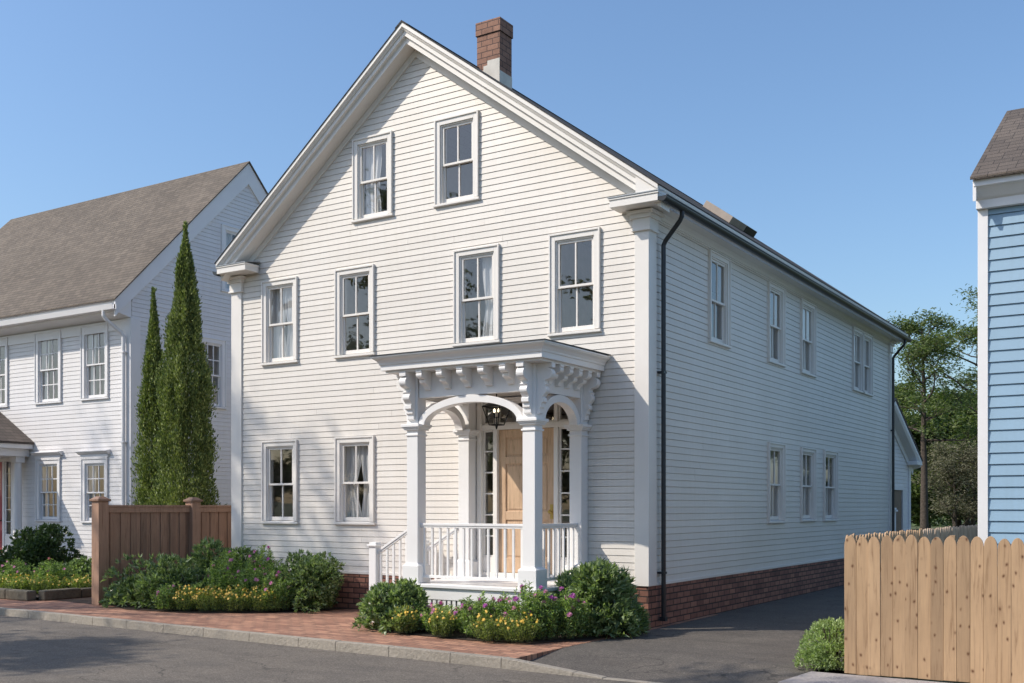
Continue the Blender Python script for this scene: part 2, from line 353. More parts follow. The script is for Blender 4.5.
# ------------------------------------------------------------------ windows (local: x along wall, -y outward, z up, origin = casing lower-left)
def make_window(parent, w, h, loc, rz=0, cols=2, rows=1, mats=('trim', 'trim'), casing=.095, curtain=None, head=None, cmat='curt'):
    t = M[mats[0]]
    mb = MB(); c = casing; d0 = -.034; sill = .055
    mb.box(0, d0, sill, c, 0.0, h); mb.box(w - c, d0, sill, w, 0.0, h); mb.box(c, d0, h - c, w - c, 0.0, h)
    bb = .022  # back band
    mb.box(-.004, d0 - .018, sill, bb, -.001, h + .006); mb.box(w - bb, d0 - .018, sill, w + .004, -.001, h + .006); mb.box(bb, d0 - .018, h - bb, w - bb, -.001, h + .006)
    # jamb liner
    j = .022
    mb.box(c, -.012, sill, c + j, .13, h - c); mb.box(w - c - j, -.012, sill, w - c, .13, h - c); mb.box(c + j, -.012, h - c - j, w - c - j, .13, h - c)
    if head == 'crown':
        mb.box(-.02, -.05, h + .008, w + .02, 0, h + .09); mb.prism([(-.05, h + .09), (-.14, h + .16), (-.14, h + .18), (0, h + .20), (0, h + .09)], 'X', -.09, w + .09)
    win = mb.build('window', t, parent, .003, loc=loc, rz=rz)
    MB().prism([(-.056, 0.008), (-.056, sill - .012), (.10, sill + .012), (.10, 0.0), (-.02, 0.0)], 'X', -.022, w + .022).build('sill', t, win, .003)
    x0 = c + j; x1 = w - c - j; z0 = sill; z1 = h - c - j; zm = (z0 + z1) / 2; st = .036; mt = .012
    def sash(y, a, b, botr, topr):
        s = MB(); s.box(x0, y, a, x0 + st, y + .035, b); s.box(x1 - st, y, a, x1, y + .035, b)
        s.box(x0 + st, y, a, x1 - st, y + .035, a + botr); s.box(x0 + st, y, b - topr, x1 - st, y + .035, b)
        gx0, gx1, gz0, gz1 = x0 + st, x1 - st, a + botr, b - topr
        for k in range(1, cols):
            xx = gx0 + (gx1 - gx0) * k / cols; s.box(xx - mt, y + .003, gz0, xx + mt, y + .032, gz1)
        for k in range(1, rows):
            zz = gz0 + (gz1 - gz0) * k / rows; s.box(gx0, y + .005, zz - mt, gx1, y + .030, zz + mt)
        o = s.build('sash', t, win, .002)
        g = MB(); dx = random.uniform(-.004, .004); dz = random.uniform(-.004, .004)   # old panes are never quite true
        ym = y + .018
        g.add([(gx0, ym + dx, gz0), (gx1, ym - dx, gz0), (gx1, ym - dx + dz, gz1), (gx0, ym + dx + dz, gz1)], [(0, 1, 2, 3)])
        g.build('pane', M['glass'], win, fix=False)
    sash(.006, zm - .018, z1, .034, .034)
    sash(.042, z0 + .012, zm + .018, .062, .034)
    if curtain:
        for (u0, u1, flare) in curtain:
            W = x1 - x0; a = x0 + W * u0; b = x0 + W * u1; n = 48; rowsn = 10
            vs = []; fs = []
            ph = random.uniform(0, 6)
            for r_ in range(rowsn + 1):
                tz = r_ / rowsn; zz = z0 + .02 + (z1 - z0 + .02) * tz
                pin = 1 - flare * math.exp(-((tz - .42) / .22) ** 2)
                cx_ = a if u0 < .3 else (b if u1 > .7 else (a + b) / 2)
                for i in range(n + 1):
                    uu = i / n; xx = a + (b - a) * uu; xx = cx_ + (xx - cx_) * pin
                    yy = .125 + .014 * math.sin(uu * 32 * (u1 - u0) + ph + .5 * math.sin(tz * 3)) + .007 * math.sin(uu * 71 * (u1 - u0) + ph)
                    vs.append((xx, yy, zz))
            for r_ in range(rowsn):
                for i in range(n):
                    q = r_ * (n + 1) + i; fs.append((q, q + 1, q + n + 2, q + n + 1))
            MB().add(vs, fs).build('curtain', M[cmat], win, smooth=True, fix=False)
    return win
def opening(u, z, w, h, c=.095): return (u + .02, u + w - .02, z + .02, z + h - .02)

# ================================================================== SETTING
def sheet(name, poly, z, mat, thick=None):
    mb = MB()
    if thick: mb.prism(poly, 'Z', z - thick, z)
    else: mb.add([(x, y, z) for x, y in poly], [tuple(range(len(poly)))])
    o = mb.build(name, mat, fix=bool(thick)); prop(o, kind='structure'); return o
def kY(x): return -3.5 - .042 * x if x < 1 else -3.542 + 0 * x      # kerb line, outer edge of the paving
S = 400
sheet('ground', [(-S, -S), (S, -S), (S, S), (-S, S)], -.15, M['grass'])
sheet('road', [(-120, kY(-120) - .14), (0.3, kY(.3) - .14), (1, -3.68), (120, -3.68), (120, -12.4), (-120, -10)], -.105, M['road'])
sheet('lawn', [(-120, 2.2), (-11.0, 2.2), (-11.0, 16), (60, 16), (60, 200), (-120, 200)], -.012, M['grass'])
sheet('sidewalk', [(-120, kY(-120)), (-14, kY(-14)), (-.10, kY(-.1)), (-.10, -2.1), (-.02, -.2), (-.02, 2.4), (-11.2, 2.6), (-120, 2.6)], 0, M['pave'], .14)
# driveway: flat beside the house, dipping to the road at its mouth
mb = MB(); mb.add([(-.10, -2.4, -.004), (3.0, -2.4, -.004), (3.44, -2.4, -.004), (3.44, 27, -.004), (-.10, 27, -.004), (-.10, -3.55, -.098), (3.0, -3.6, -.098)], [(0, 1, 2, 3, 4), (5, 6, 1, 0)])
prop(mb.build('driveway', M['drive'], fix=False), kind='structure')
sheet('yard', [(3.44, -2.74), (60, -2.74), (60, 16), (3.44, 16)], -.008, M['grass'])
sheet('pavement', [(2.95, -3.56), (3.02, -2.72), (60, -2.72), (60, -3.56)], .012, M['slab'], .16)
# far side of the road, behind the camera
sheet('far_sidewalk', [(-120, -10.1), (120, -12.5), (120, -14.5), (-120, -12)], 0, M['pave'], .13)
# kerb stones
def kerb_run(xa, xb, top_a, top_b):
    x = xa; i = 0
    while x < xb:
        L = random.uniform(.62, .95); e = min(x + L, xb); ya, yb = kY(x) - .002, kY(e) - .002
        t0 = top_a + (top_b - top_a) * (x - xa) / (xb - xa) + random.uniform(-.003, .003); t1 = top_a + (top_b - top_a) * (e - xa) / (xb - xa) + random.uniform(-.003, .003)
        g = .002; w = .13
        kmb.add([(x + g, ya - w, -.2), (e - g, yb - w, -.2), (e - g, yb, -.2), (x + g, ya, -.2), (x + g, ya - w + .012, t0), (e - g, yb - w + .012, t1), (e - g, yb, t1), (x + g, ya, t0)],
                [(0, 3, 2, 1), (4, 5, 6, 7), (0, 1, 5, 4), (1, 2, 6, 5), (2, 3, 7, 6), (3, 0, 4, 7)])
        x = e
kmb = MB(); kerb_run(-60, -.2, .012, .012); kerb_run(-.2, 1.1, .012, -.095); kerb_run(1.1, 2.9, -.097, -.097); kerb_run(2.9, 3.6, -.095, .01); kerb_run(3.5, 40, .014, .014)
prop(kmb.build('kerb', M['kerb'], None, .007), kind='structure')
sheet('planting_bed', [(-9.45, .05), (-9.45, -1.8), (-8.6, -2.15), (-7.2, -2.0), (-6.2, -1.3), (-5.7, -.65), (-5.5, 0)], .01, M['soil'])
sheet('planting_bed', [(-3.55, -1.62), (-3.5, -2.1), (-2.9, -2.35), (-1.4, -2.48), (-.6, -2.3), (-.14, -1.6), (-.13, 0), (-1.0, 0), (-1.0, -1.6)], .01, M['soil'])
sheet('planting_bed', [(-40, -1.9), (-11.42, -1.9), (-11.3, 2.6), (-40, 2.6)], .05, M['soil'])
sheet('path', [(-11.15, -1.7), (-9.95, -1.85), (-9.95, 2.2), (-11.0, 2.2)], .004, M['soil'])

# ================================================================== MAIN HOUSE
W0, W1, DEP, ZB, ZE = -8.345, -.11, 14.17, .62, 5.80
AX = -4.18; RT = 9.33; SLL, SLR = .775, .741; SL = .76
XL, XR = -8.42, .235           # roof edges
house = prop(empty('clapboard_house'), 'large cream clapboard house with arched white front porch and brick chimney', 'house')
def rake(x): return RT - (SLL if x < AX else SLR) * abs(x - AX)             # top of roof at x
fw = [(-7.60, 4.20, .84, 1.49), (-5.88, 4.20, .84, 1.49), (-3.42, 4.20, .84, 1.50), (-1.69, 4.21, .84, 1.50), (-7.60, 1.40, .84, 1.46), (-5.88, 1.40, .84, 1.47),
      (-5.49, 6.43, .83, 1.38), (-3.79, 6.43, .83, 1.38)]
fc = [[(0, .55, .12), (.5, 1, .22)], None, [(.5, 1, .2)], None, None, [(0, .55, .35), (.5, 1, .2)], [(.05, .62, .15)], None]
mb = MB(); opn = [opening(*q) for q in fw] + [(-2.98, -1.28, .6, 3.38)]
apexz = RT - .38
lap_rows(mb, ZB, apexz, .0985, lambda z: max(W0 + .02, AX - (apexz - z) / SLL), lambda z: min(W1 - .02, AX + (apexz - z) / SLR), opn, P=lambda u, n, z: (u, -n, z))
mb.build('front_wall', M['siding'], house, fix=False)
sw = [(2.19, 4.29, 0.86, 1.45), (4.95, 4.29, 0.88, 1.45), (6.84, 4.29, 0.91, 1.44), (10.57, 4.30, 1.66, 1.42), (4.95, 1.40, 0.88, 1.46), (6.84, 1.41, 0.91, 1.45), (8.36, 1.40, 0.95, 1.47)]
mb = MB()
lap_rows(mb, ZB, 5.80, .0985, lambda z: .02, lambda z: DEP - .02, [opening(*q) for q in sw], P=lambda u, n, z: (W1 + n, u, z))
mb.build('side_wall', M['siding'], house, fix=False)
mb = MB(); lap_rows(mb, ZB, 5.80, .0985, lambda z: .02, lambda z: DEP - .02, [], P=lambda u, n, z: (W0 - n, u, z)); mb.build('side_wall', M['siding'], house, fix=False)
mb = MB(); lap_rows(mb, ZB, apexz, .0985, lambda z: max(W0 + .02, AX - (apexz - z) / SLL), lambda z: min(W1 - .02, AX + (apexz - z) / SLR), [], P=lambda u, n, z: (u, DEP + n, z)); mb.build('rear_wall', M['siding'], house, fix=False)
for (q, cu) in zip(fw, fc):
    make_window(house, q[2], q[3], (q[0], 0, q[1]), 0, curtain=cu, cmat='curt')
sc = [[(0, .4, .3)], [(.1, .5, .3)], [(0, .9, .1)], None, [(.5, 1, .1)], [(.3, .9, .2)], [(.2, .8, .1)]]
for (q, cu) in zip(sw, sc):
    if q[2] > 1.2:   # a mulled pair
        for k in range(2): make_window(house, q[2] / 2 + .04, q[3], (W1, q[0] + k * (q[2] / 2 - .04), q[1]), R(90), casing=.08, curtain=[(0, .8, .1)])
    else: make_window(house, q[2], q[3], (W1, q[0], q[1]), R(90), curtain=cu, cmat='gcurt', casing=.08)
# interior so that the panes look into rooms
mb = MB()
for z in (.55, 3.30, 6.02): mb.box(W0 + .15, .12, z, W1 - .15, DEP - .15, z + .08)
mb.build('floors', M['rfloor'], house)
mb = MB(); mb.box(W0 + .15, 2.4, .64, W1 - .16, 2.5, 3.29)
for x in (-6.4, -3.0): mb.box(x, 1.0, .64, x + .1, 2.39, 3.28)
mb.box(-2.6, 2.51, .64, -2.5, DEP - .2, 3.28); mb.build('inner_walls', M['lroom'], house)
mb = MB(); mb.box(W0 + .15, 1.9, 3.39, W1 - .16, 2.0, 6.0); mb.box(W0 + 2.2, 1.3, 6.12, W1 - 2.2, 1.4, 7.6)
for x in (-6.4, -4.5, -2.2): mb.box(x, .3, 3.39, x + .1, 1.89, 6.0)
mb.box(-1.9, 2.01, 3.39, -1.8, DEP - .2, 6.0)
mb.build('inner_walls', M['room'], house)
# foundation
MB().box(W0 - .012, -.012, -.25, W1 + .012, DEP + .012, ZB - .035).build('foundation', M['found'], house)
MB().box(W0 - .02, -.026, ZB - .035, W1 + .02, DEP + .02, ZB + .012).build('water_table', M['trim'], house, .004)
# corner pilasters
def pilaster(x0, x1, y0, y1, name='corner_board'):
    mb = MB(); mb.box(x0, y0, ZB - .03, x1, y1, 5.60)
    mb.box(x0 - .022, y0 - .022, 5.57, x1 + .022, y1 + .022, 5.76)
    mb.box(x0 - .036, y0 - .036, 5.565, x1 + .036, y1 + .036, 5.595)
    mb.box(x0 - .05, y0 - .05, 5.74, x1 + .05, y1 + .05, 5.80); mb.box(x0 - .085, y0 - .085, 5.80, x1 + .085, y1 + .085, 5.846)
    mb.build(name, M['trim'], house, .004)
pilaster(W1 - .19, W1 + .032, -.036, .22); pilaster(W0 - .032, W0 + .225, -.036, .22)
pilaster(W1 - .19, W1 + .032, DEP - .22, DEP + .036); pilaster(W0 - .032, W0 + .225, DEP - .22, DEP + .036)
# rake mouldings: section (y, drop) swept over the gable
def rake_sweep(section, name, mat, xa, xb, mirror_y=None, bev=0):
    mb = MB(); rings = []
    for x in (xa, AX, xb):
        rings.append([(x, y, rake(x) - d) for y, d in section])
    mb.sweep(rings); return mb.build(name, mat, house, bev)
EXT = .30
secF = [(-.38, .002), (-.38, .065), (-.355, .08), (-.335, .112), (-.318, .115), (-.318, .185), (-.278, .192), (-.262, .212), (-.262, .29), (.01, .30), (0.01, .002)]
secZ = [(-.034, .302), (-.034, .42), (.005, .42), (.005, .302)]
rake_sweep(secF, 'rake_moulding', M['trim'], XL + .02, XR - .02)
rake_sweep(secZ, 'rake_frieze', M['trim'], W0 + .01, W1 - .01)
rake_sweep([(DEP + .44 - (y + .44) if False else DEP - y, d) for y, d in secF][::-1], 'rake_moulding', M['trim'], XL + .02, XR - .02)
# roof slabs
for sgn in (-1, 1):
    xe = XL if sgn < 0 else XR
    mb = MB(); y0, y1 = -.392, DEP + .392
    mb.add([(AX, y0, RT + .014), (xe, y0, rake(xe) + .014), (xe, y1, rake(xe) + .014), (AX, y1, RT + .014), (AX, y0, RT - .0), (xe, y0, rake(xe)), (xe, y1, rake(xe)), (AX, y1, RT)],
           [(0, 1, 2, 3), (4, 7, 6, 5), (0, 4, 5, 1), (1, 5, 6, 2), (2, 6, 7, 3)])
    mb.build('roof_slope', M['roof'], house)
MB().prism([(AX - .13, RT - .075), (AX, RT + .016), (AX + .13, RT - .075), (AX + .13, RT - .06), (AX, RT + .032), (AX - .13, RT - .06)], 'Y', -.39, DEP + .39).build('ridge_cap', M['roof'], house)
# under-roof deck that closes the gap along the eaves, frieze, soffit, crown
ze = rake(XR)
for sgn, xw in ((1, W1), (-1, W0)):
    def X(d): return xw + sgn * d
    sec = [(X(-.02), 5.79), (X(.03), 5.79), (X(.03), 5.77), (X(-.02), 5.77)]
    MB().prism(sec, 'Y', .30, DEP - .26).build('frieze_board', M['trim'], house, .003)
    ov = (XR - W1) if sgn > 0 else (W0 - XL); zz = rake(xw + sgn * ov)
    sec = [(X(-.02), 5.868), (X(ov - .10), 5.868), (X(ov - .10), 5.90), (X(ov - .045), 5.94), (X(ov - .01), zz - .03), (X(ov - .006), zz - .004), (X(-.02), rake(X(-.02)) - .012)]
    MB().prism(sec, 'Y', -.35, DEP + .35).build('eave_cornice', M['trim'], house)
    sec = [(X(.0), 5.79), (X(.045), 5.79), (X(.06), 5.83), (X(.09), 5.867), (X(.0), 5.867)]
    MB().prism(sec, 'Y', .2, DEP - .2).build('bed_moulding', M['trim'], house)
# cornice returns on the front
for (xa, xb) in ((XL + .02, W0 + .66), (W1 - .42, XR - .03)):
    mb = MB(); mb.box(xa, -.355, 5.862, xb, -.03, 5.985); mb.box(xa - .012, -.368, 5.962, xb + .012, -.03, 5.99)
    mb.build('cornice_return', M['trim'], house, .004)
    mb = MB(); mb.add([(xa - .02, -.378, 5.991), (xb + .02, -.378, 5.991), (xb + .02, -.02, 6.05), (xa - .02, -.02, 6.05), (xa - .02, -.378, 6.003), (xb + .02, -.378, 6.003), (xb + .02, -.02, 6.062), (xa - .02, -.02, 6.062)],
                        [(0, 3, 2, 1), (4, 5, 6, 7), (0, 1, 5, 4), (1, 2, 6, 5), (2, 3, 7, 6), (3, 0, 4, 7)]); mb.build('return_flashing', M['lead'], house)
# gutters and downpipes
def gutter(xc, zc, y0, y1, sgn):
    mb = MB(); r = .068; t = .006; ring = []
    prof = [(xc + r * math.cos(a), zc + r * math.sin(a)) for a in [math.pi + math.pi * k / 10 for k in range(11)]]
    prof += [(xc + (r - t) * math.cos(a), zc + (r - t) * math.sin(a)) for a in [2 * math.pi - math.pi * k / 10 for k in range(11)]]
    mb.prism(prof, 'Y', y0, y1)
    for yy in (y0, y1): mb.prism(prof[:11], 'Y', yy - .004, yy + .004)
    mb.tube([(xc + sgn * r, y0, zc + .004), (xc + sgn * r, y1, zc + .004)], .011, 8)
    g = mb.build('gutter', M['dark'], house)
    return g
gutter(XR + .03, 5.915, -.34, DEP + .34, 1); gutter(XL - .03, 5.915, -.34, DEP + .34, -1)
for yy in (.34, DEP - .1):
    px = W1 + .085
    pts = [(XR + .03, yy - .02, 5.87), (XR + .03, yy - .02, 5.79), (XR, yy - .018, 5.73), (px + .03, yy, 5.48), (px, yy, 5.42), (px, yy, 5.34), (px, yy, .12)]
    mb = MB(); mb.tube(pts, .033, 12)
    for z in (3.6, .75): mb.box(W1, yy - .052, z, px + .03, yy + .052, z + .03)
    mb.box(px - .042, yy - .042, .08, px + .042, yy + .042, .14)
    mb.build('downpipe', M['dark'], house, smooth=False)
# chimney
cx0, cx1, cy0, cy1 = -4.09, -3.62, 1.58, 1.96
mb = MB(); mb.box(cx0, cy0, 8.4, cx1, cy1, 9.98); mb.box(cx0 - .018, cy0 - .018, 9.80, cx1 + .018, cy1 + .018, 10.03)
ch = mb.build('chimney', M['chim'], house, .004)
mb = MB(); mb.box(cx0 + .06, cy0 + .06, 10.0, cx1 - .06, cy1 - .06, 10.036); mb.build('chimney_pot', M['black'], ch)
mb = MB()  # stepped pale flashing round the foot
q = .004
mb.box(cx1, cy0 - q, 8.6, cx1 + q, cy1 + q, 9.13)
for k, (xa, zt) in enumerate(((cx1 - .07, 9.19), (cx1 - .14, 9.28), (cx1 - .25, 9.34), (cx1 - .33, 9.26), (cx1 - .46, 9.19))):
    mb.box(xa, cy0 - q - .001 * k, 8.6, cx1, cy0 - .0005, zt)
mb.build('chimney_flashing', M['cream'], ch)
# skylights
for (ya, yb, m_) in ((8.0, 8.85, 'tan'), (8.88, 9.5, 'dark')):
    xa, xb = -2.6, -2.0; h_ = .15
    mb = MB(); P_ = lambda x, y, u: (x + .6 * u, y, rake(x) + .8 * u + .02)
    mb.add([P_(xa, ya, 0), P_(xb, ya, 0), P_(xb, yb, 0), P_(xa, yb, 0), P_(xa, ya, h_), P_(xb, ya, h_), P_(xb, yb, h_), P_(xa, yb, h_)], [(0, 3, 2, 1), (4, 5, 6, 7), (0, 1, 5, 4), (1, 2, 6, 5), (2, 3, 7, 6), (3, 0, 4, 7)])
    s_ = mb.build('skylight', M[m_], house, .006)
    mb = MB(); mb.add([P_(xa + .08, ya + .08, h_ + .004), P_(xb - .08, ya + .08, h_ + .004), P_(xb - .08, yb - .08, h_ + .004), P_(xa + .08, yb - .08, h_ + .004)], [(0, 1, 2, 3)]); mb.build('pane', M['dark'], s_, fix=False)

# ---------------------------------------------------------------- porch
pm = M['porch']; PXL, PXR, PYF = -3.22, -1.04, -1.50
CX = (PXL + PXR) / 2
def ringsec(x0, x1, yf, sec):          # sec: list of (out, z); three-sided mitred sweep
    rings = []
    for (sx, fy) in ((-1, False), (-1, True), (1, True), (1, False)):
        rings.append([((x0 - o) if sx < 0 else (x1 + o), (yf - o) if fy else -.017, z) for o, z in sec])
    return rings
roofp = MB().sweep(ringsec(PXL, PXR, PYF, [(.255, 3.645), (.255, 3.72), (.268, 3.722), (.275, 3.75), (.30, 3.785), (.338, 3.81), (.342, 3.825), (.355, 3.825), (.355, 3.848), (-.3, 3.86), (-.3, 3.645)]), caps=True).build('porch_roof', pm, house, .002)
x0, x1, yf = PXL - .37, PXR + .37, PYF - .37
mb = MB(); mb.add([(x0, yf, 3.848), (x1, yf, 3.848), (x1 - .02, -.018, 3.862), (x0 + .02, -.018, 3.862), (x0, yf, 3.858), (x1, yf, 3.858), (x1 - .9, -.02, 3.95), (x0 + .9, -.02, 3.95), (x1, -.019, 3.872), (x0, -.019, 3.872)],
                    [(0, 1, 2, 3), (4, 5, 6, 7), (0, 4, 5, 1), (1, 5, 8, 2), (4, 0, 3, 9), (5, 8, 6), (4, 7, 9)]); mb.build('roofing', M['dark'], roofp, fix=False)
MB().box(PXL - .2, PYF - .2, 3.615, PXR + .2, -.02, 3.644).build('ceiling', pm, roofp)
# beams
for nm, b in (('front', (PXL + .222, PYF + .03, PXR - .222, PYF + .13)), ('r', (PXR - .13, PYF + .222, PXR - .03, -.21)), ('l', (PXL + .03, PYF + .222, PXL + .13, -.21))):
    MB().box(b[0], b[1], 3.255, b[2], b[3], 3.614).build('beam', pm, house, .003)
# columns
def column(x, y):            # outer corner cell .22 square
    s = .22; mb = MB()
    mb.box(x + .012, y + .012, .60, x + s - .012, y + s - .012, 2.80)
    for k, (a, b) in enumerate(((.02, .9), )):    # plinth
        mb.box(x - .035, y - .035, .615, x + s + .035, y + s + .035, .86)
        mb.prism([(0, 0), (1, 0), (1, 1), (0, 1)], 'Z', 0, 0) if False else None
        n = .035
        mb.add([(x - n, y - n, .86), (x + s + n, y - n, .86), (x + s + n, y + s + n, .86), (x - n, y + s + n, .86), (x + .01, y + .01, .895), (x + s - .01, y + .01, .895), (x + s - .01, y + s - .01, .895), (x + .01, y + s - .01, .895)],
               [(4, 5, 6, 7), (0, 1, 5, 4), (1, 2, 6, 5), (2, 3, 7, 6), (3, 0, 4, 7)])
    c_ = mb.build('column', pm, house, .006)
    mb = MB(); mb.box(x - .004, y - .004, 2.72, x + s + .004, y + s + .004, 2.745); mb.box(x - .018, y - .018, 2.80, x + s + .018, y + s + .018, 2.825); mb.box(x - .05, y - .05, 2.845, x + s + .05, y + s + .05, 2.885); mb.box(x - .035, y - .035, 2.825, x + s + .035, y + s + .035, 2.845)
    mb.build('capital', pm, c_, .004)
    MB().box(x + .012, y + .012, 2.885, x + s - .012, y + s - .012, 3.614).build('pier', pm, c_, .004)
    return c_
RY = -.225
for (x, y) in ((PXL, PYF), (PXR - .22, PYF), (PXL, RY), (PXR - .22, RY)): column(x, y)
# scroll brackets
def arc(cx_, cz_, r, a0, a1, n=8): return [(cx_ + r * math.cos(R(a0 + (a1 - a0) * k / n)), cz_ + r * math.sin(R(a0 + (a1 - a0) * k / n))) for k in range(n + 1)]
def scroll():
    p = [(0, 0), (.20, 0), (.20, -.055)]
    p += arc(.135, -.125, .068, 75, -80, 9)
    p += [(.10, -.205), (.095, -.235)]
    p += [(.125, -.25)] + arc(.075, -.315, .052, 50, -60, 7)
    p += [(.07, -.40), (.088, -.41), (.088, -.455), (.058, -.47), (.058, -.515), (.036, -.53), (.036, -.585), (0, -.60)]
    return p
SC = scroll()
def bracket(base, d, w, zt=3.614, sc=(1.15, 1.13), name='scroll_bracket'):
    # base: point on the face (x,y); d: outward axis ('-Y','+X','-X')
    mb = MB(); poly = [(p * sc[0], q * sc[1]) for p, q in SC]
    if d == '-Y': mb.prism([(base[1] - p, zt + q) for p, q in poly], 'X', base[0] - w / 2, base[0] + w / 2)
    elif d == '+X': mb.prism([(base[0] + p, zt + q) for p, q in poly], 'Y', base[1] - w / 2, base[1] + w / 2)
    else: mb.prism([(base[0] - p, zt + q) for p, q in poly], 'Y', base[1] - w / 2, base[1] + w / 2)
    return mb.build(name, pm, house, .003)
for x in (PXL + .11, PXR - .11): bracket((x, PYF + .012), '-Y', .115)
for y in (PYF + .11, RY + .11):
    bracket((PXR - .012, y), '+X', .10); bracket((PXL + .012, y), '-X', .10)
def modillion(base, d):
    pts = [(0, 0), (.245, 0), (.245, -.03)] + arc(.195, -.062, .045, 40, -60, 5) + [(.165, -.115)] + arc(.11, -.135, .045, 30, -80, 5) + [(.08, -.19), (.06, -.215), (.05, -.25), (0, -.26)]
    mb = MB(); w = .10
    if d == '-Y': mb.prism([(base[1] - p, 3.614 + q) for p, q in pts], 'X', base[0] - w / 2, base[0] + w / 2)
    elif d == '+X': mb.prism([(base[0] + p, 3.614 + q) for p, q in pts], 'Y', base[1] - w / 2, base[1] + w / 2)
    else: mb.prism([(base[0] - p, 3.614 + q) for p, q in pts], 'Y', base[1] - w / 2, base[1] + w / 2)
    mb.build('modillion', pm, house, .003)
for k in range(5): modillion((PXL + .22 + (PXR - PXL - .44) * (k + .5) / 5, PYF + .03), '-Y')
for k in range(4):
    y = PYF + .22 + (RY - PYF - .22) * (k + .5) / 4
    modillion((PXR - .03, y), '+X'); modillion((PXL + .03, y), '-X')
# arch bands
def arch(axis, a, b, c0, c1, spring, rise, th=.085):
    n = 28; m = (a + b) / 2; hw = (b - a) / 2; rings = []
    for k in range(n + 1):
        t = math.pi * k / n
        i = (m - (hw - th) * math.cos(t), spring + (rise - th) * math.sin(t)); o = (m - hw * math.cos(t), spring + rise * math.sin(t))
        if axis == 'X': rings.append([(i[0], c0, i[1]), (o[0], c0, o[1]), (o[0], c1, o[1]), (i[0], c1, i[1])])
        else: rings.append([(c0, i[0], i[1]), (c0, o[0], o[1]), (c1, o[0], o[1]), (c1, i[0], i[1])])
    MB().sweep(rings).build('arch', pm, house, .003)
arch('X', PXL + .21, PXR - .21, PYF + .025, PYF + .17, 2.87, .383, .10)
arch('Y', PYF + .21, RY + .012, PXR - .16, PXR - .025, 2.87, .383, .10)
arch('Y', PYF + .21, RY + .012, PXL + .025, PXL + .16, 2.87, .383, .10)
# deck, skirt, steps
MB().box(PXL - .07, PYF - .08, .565, PXR + .07, -.028, .612).build('deck', pm, house, .006)
mb = MB(); mb.box(PXL - .035, PYF - .045, .40, PXR + .035, PYF - .01, .564); mb.box(PXR, PYF - .01, .40, PXR + .035, -.03, .564)
x = PXL
while x < PXR - .02:
    mb.box(x, PYF - .035, .03, x + .055, PYF - .012, .40); x += .085
y = PYF + .03
while y < -.1:
    mb.box(PXR + .002, y, .03, PXR + .025, y + .055, .40); y += .085
mb.box(PXL - .03, PYF - .045, .0, PXR + .035, PYF - .01, .05)
mb.build('skirt', pm, house, .003)
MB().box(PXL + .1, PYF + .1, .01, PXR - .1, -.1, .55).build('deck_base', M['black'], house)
mb = MB()
for k, z in enumerate((.41, .205)):
    mb.box(PXL - .072 - .29 * (k + 1), PYF + .06, z - .035, PXL - .072 - .29 * k + .02, -.1, z); mb.box(PXL - .072 - .29 * (k + 1) + .03, PYF + .10, 0, PXL - .072 - .29 * (k + 1) + .05, -.12, z - .035)
for y in (PYF + .04, -.13):
    mb.prism([(PXL - .075, .60), (PXL - .075, .25), (PXL - .42, 0), (PXL - .74, 0), (PXL - .74, .14)], 'Y', y, y + .035)
mb.build('steps', pm, house, .004)
# railings
def railing(p0, p1, z0a, z0b, ht, n, name='railing', lo=.12, vertical_ends=False):
    # straight rail from p0 to p1, base heights z0a/z0b
    v = Vector((p1[0] - p0[0], p1[1] - p0[1])); L = v.length; v /= L; nrm = Vector((-v.y, v.x))
    def bar(w, za, zb, t):  # w half width, za/zb bottom at ends, t thickness
        vs = []
        for (q, zz) in ((p0, za), (p1, zb)):
            for s_ in (-1, 1):
                for dz in (0, t): vs.append((q[0] + nrm.x * w * s_, q[1] + nrm.y * w * s_, zz + dz))
        return vs, [(0, 1, 3, 2), (4, 6, 7, 5), (0, 4, 5, 1), (2, 3, 7, 6), (1, 5, 7, 3), (0, 2, 6, 4)]
    mb = MB(); mb.add(*bar(.033, z0a + ht - .045, z0b + ht - .045, .035)); mb.add(*bar(.022, z0a + ht - .075, z0b + ht - .075, .03)); mb.add(*bar(.025, z0a + lo - .04, z0b + lo - .04, .04))
    r_ = mb.build(name, pm, house, .003)
    for k in range(n):
        t = (k + .5) / n; x = p0[0] + v.x * L * t; y = p0[1] + v.y * L * t; z = z0a + (z0b - z0a) * t
        s = .0145; MB().box(x - s, y - s, z + lo - .005, x + s, y + s, z + ht - .07).build('baluster', pm, r_)
    return r_
yr = PYF + .10
railing((PXL + .20, yr), (PXR - .20, yr), .61, .61, .87, 13)
railing((PXR - .11, PYF + .2), (PXR - .11, RY + .01), .61, .61, .87, 8)
for y in (yr, -.21):
    railing((PXL - .0, y), (PXL - .60, y), .55, .20, .86, 5, 'handrail', lo=.10)
    mb = MB(); xx = PXL - .65
    mb.box(xx - .065, y - .065, 0, xx + .065, y + .065, 1.12); mb.box(xx - .075, y - .075, 0, xx + .075, y + .075, .16); mb.box(xx - .088, y - .088, 1.12, xx + .088, y + .088, 1.15); mb.box(xx - .062, y - .062, 1.15, xx + .062, y + .062, 1.18)
    mb.build('newel_post', pm, house, .005)
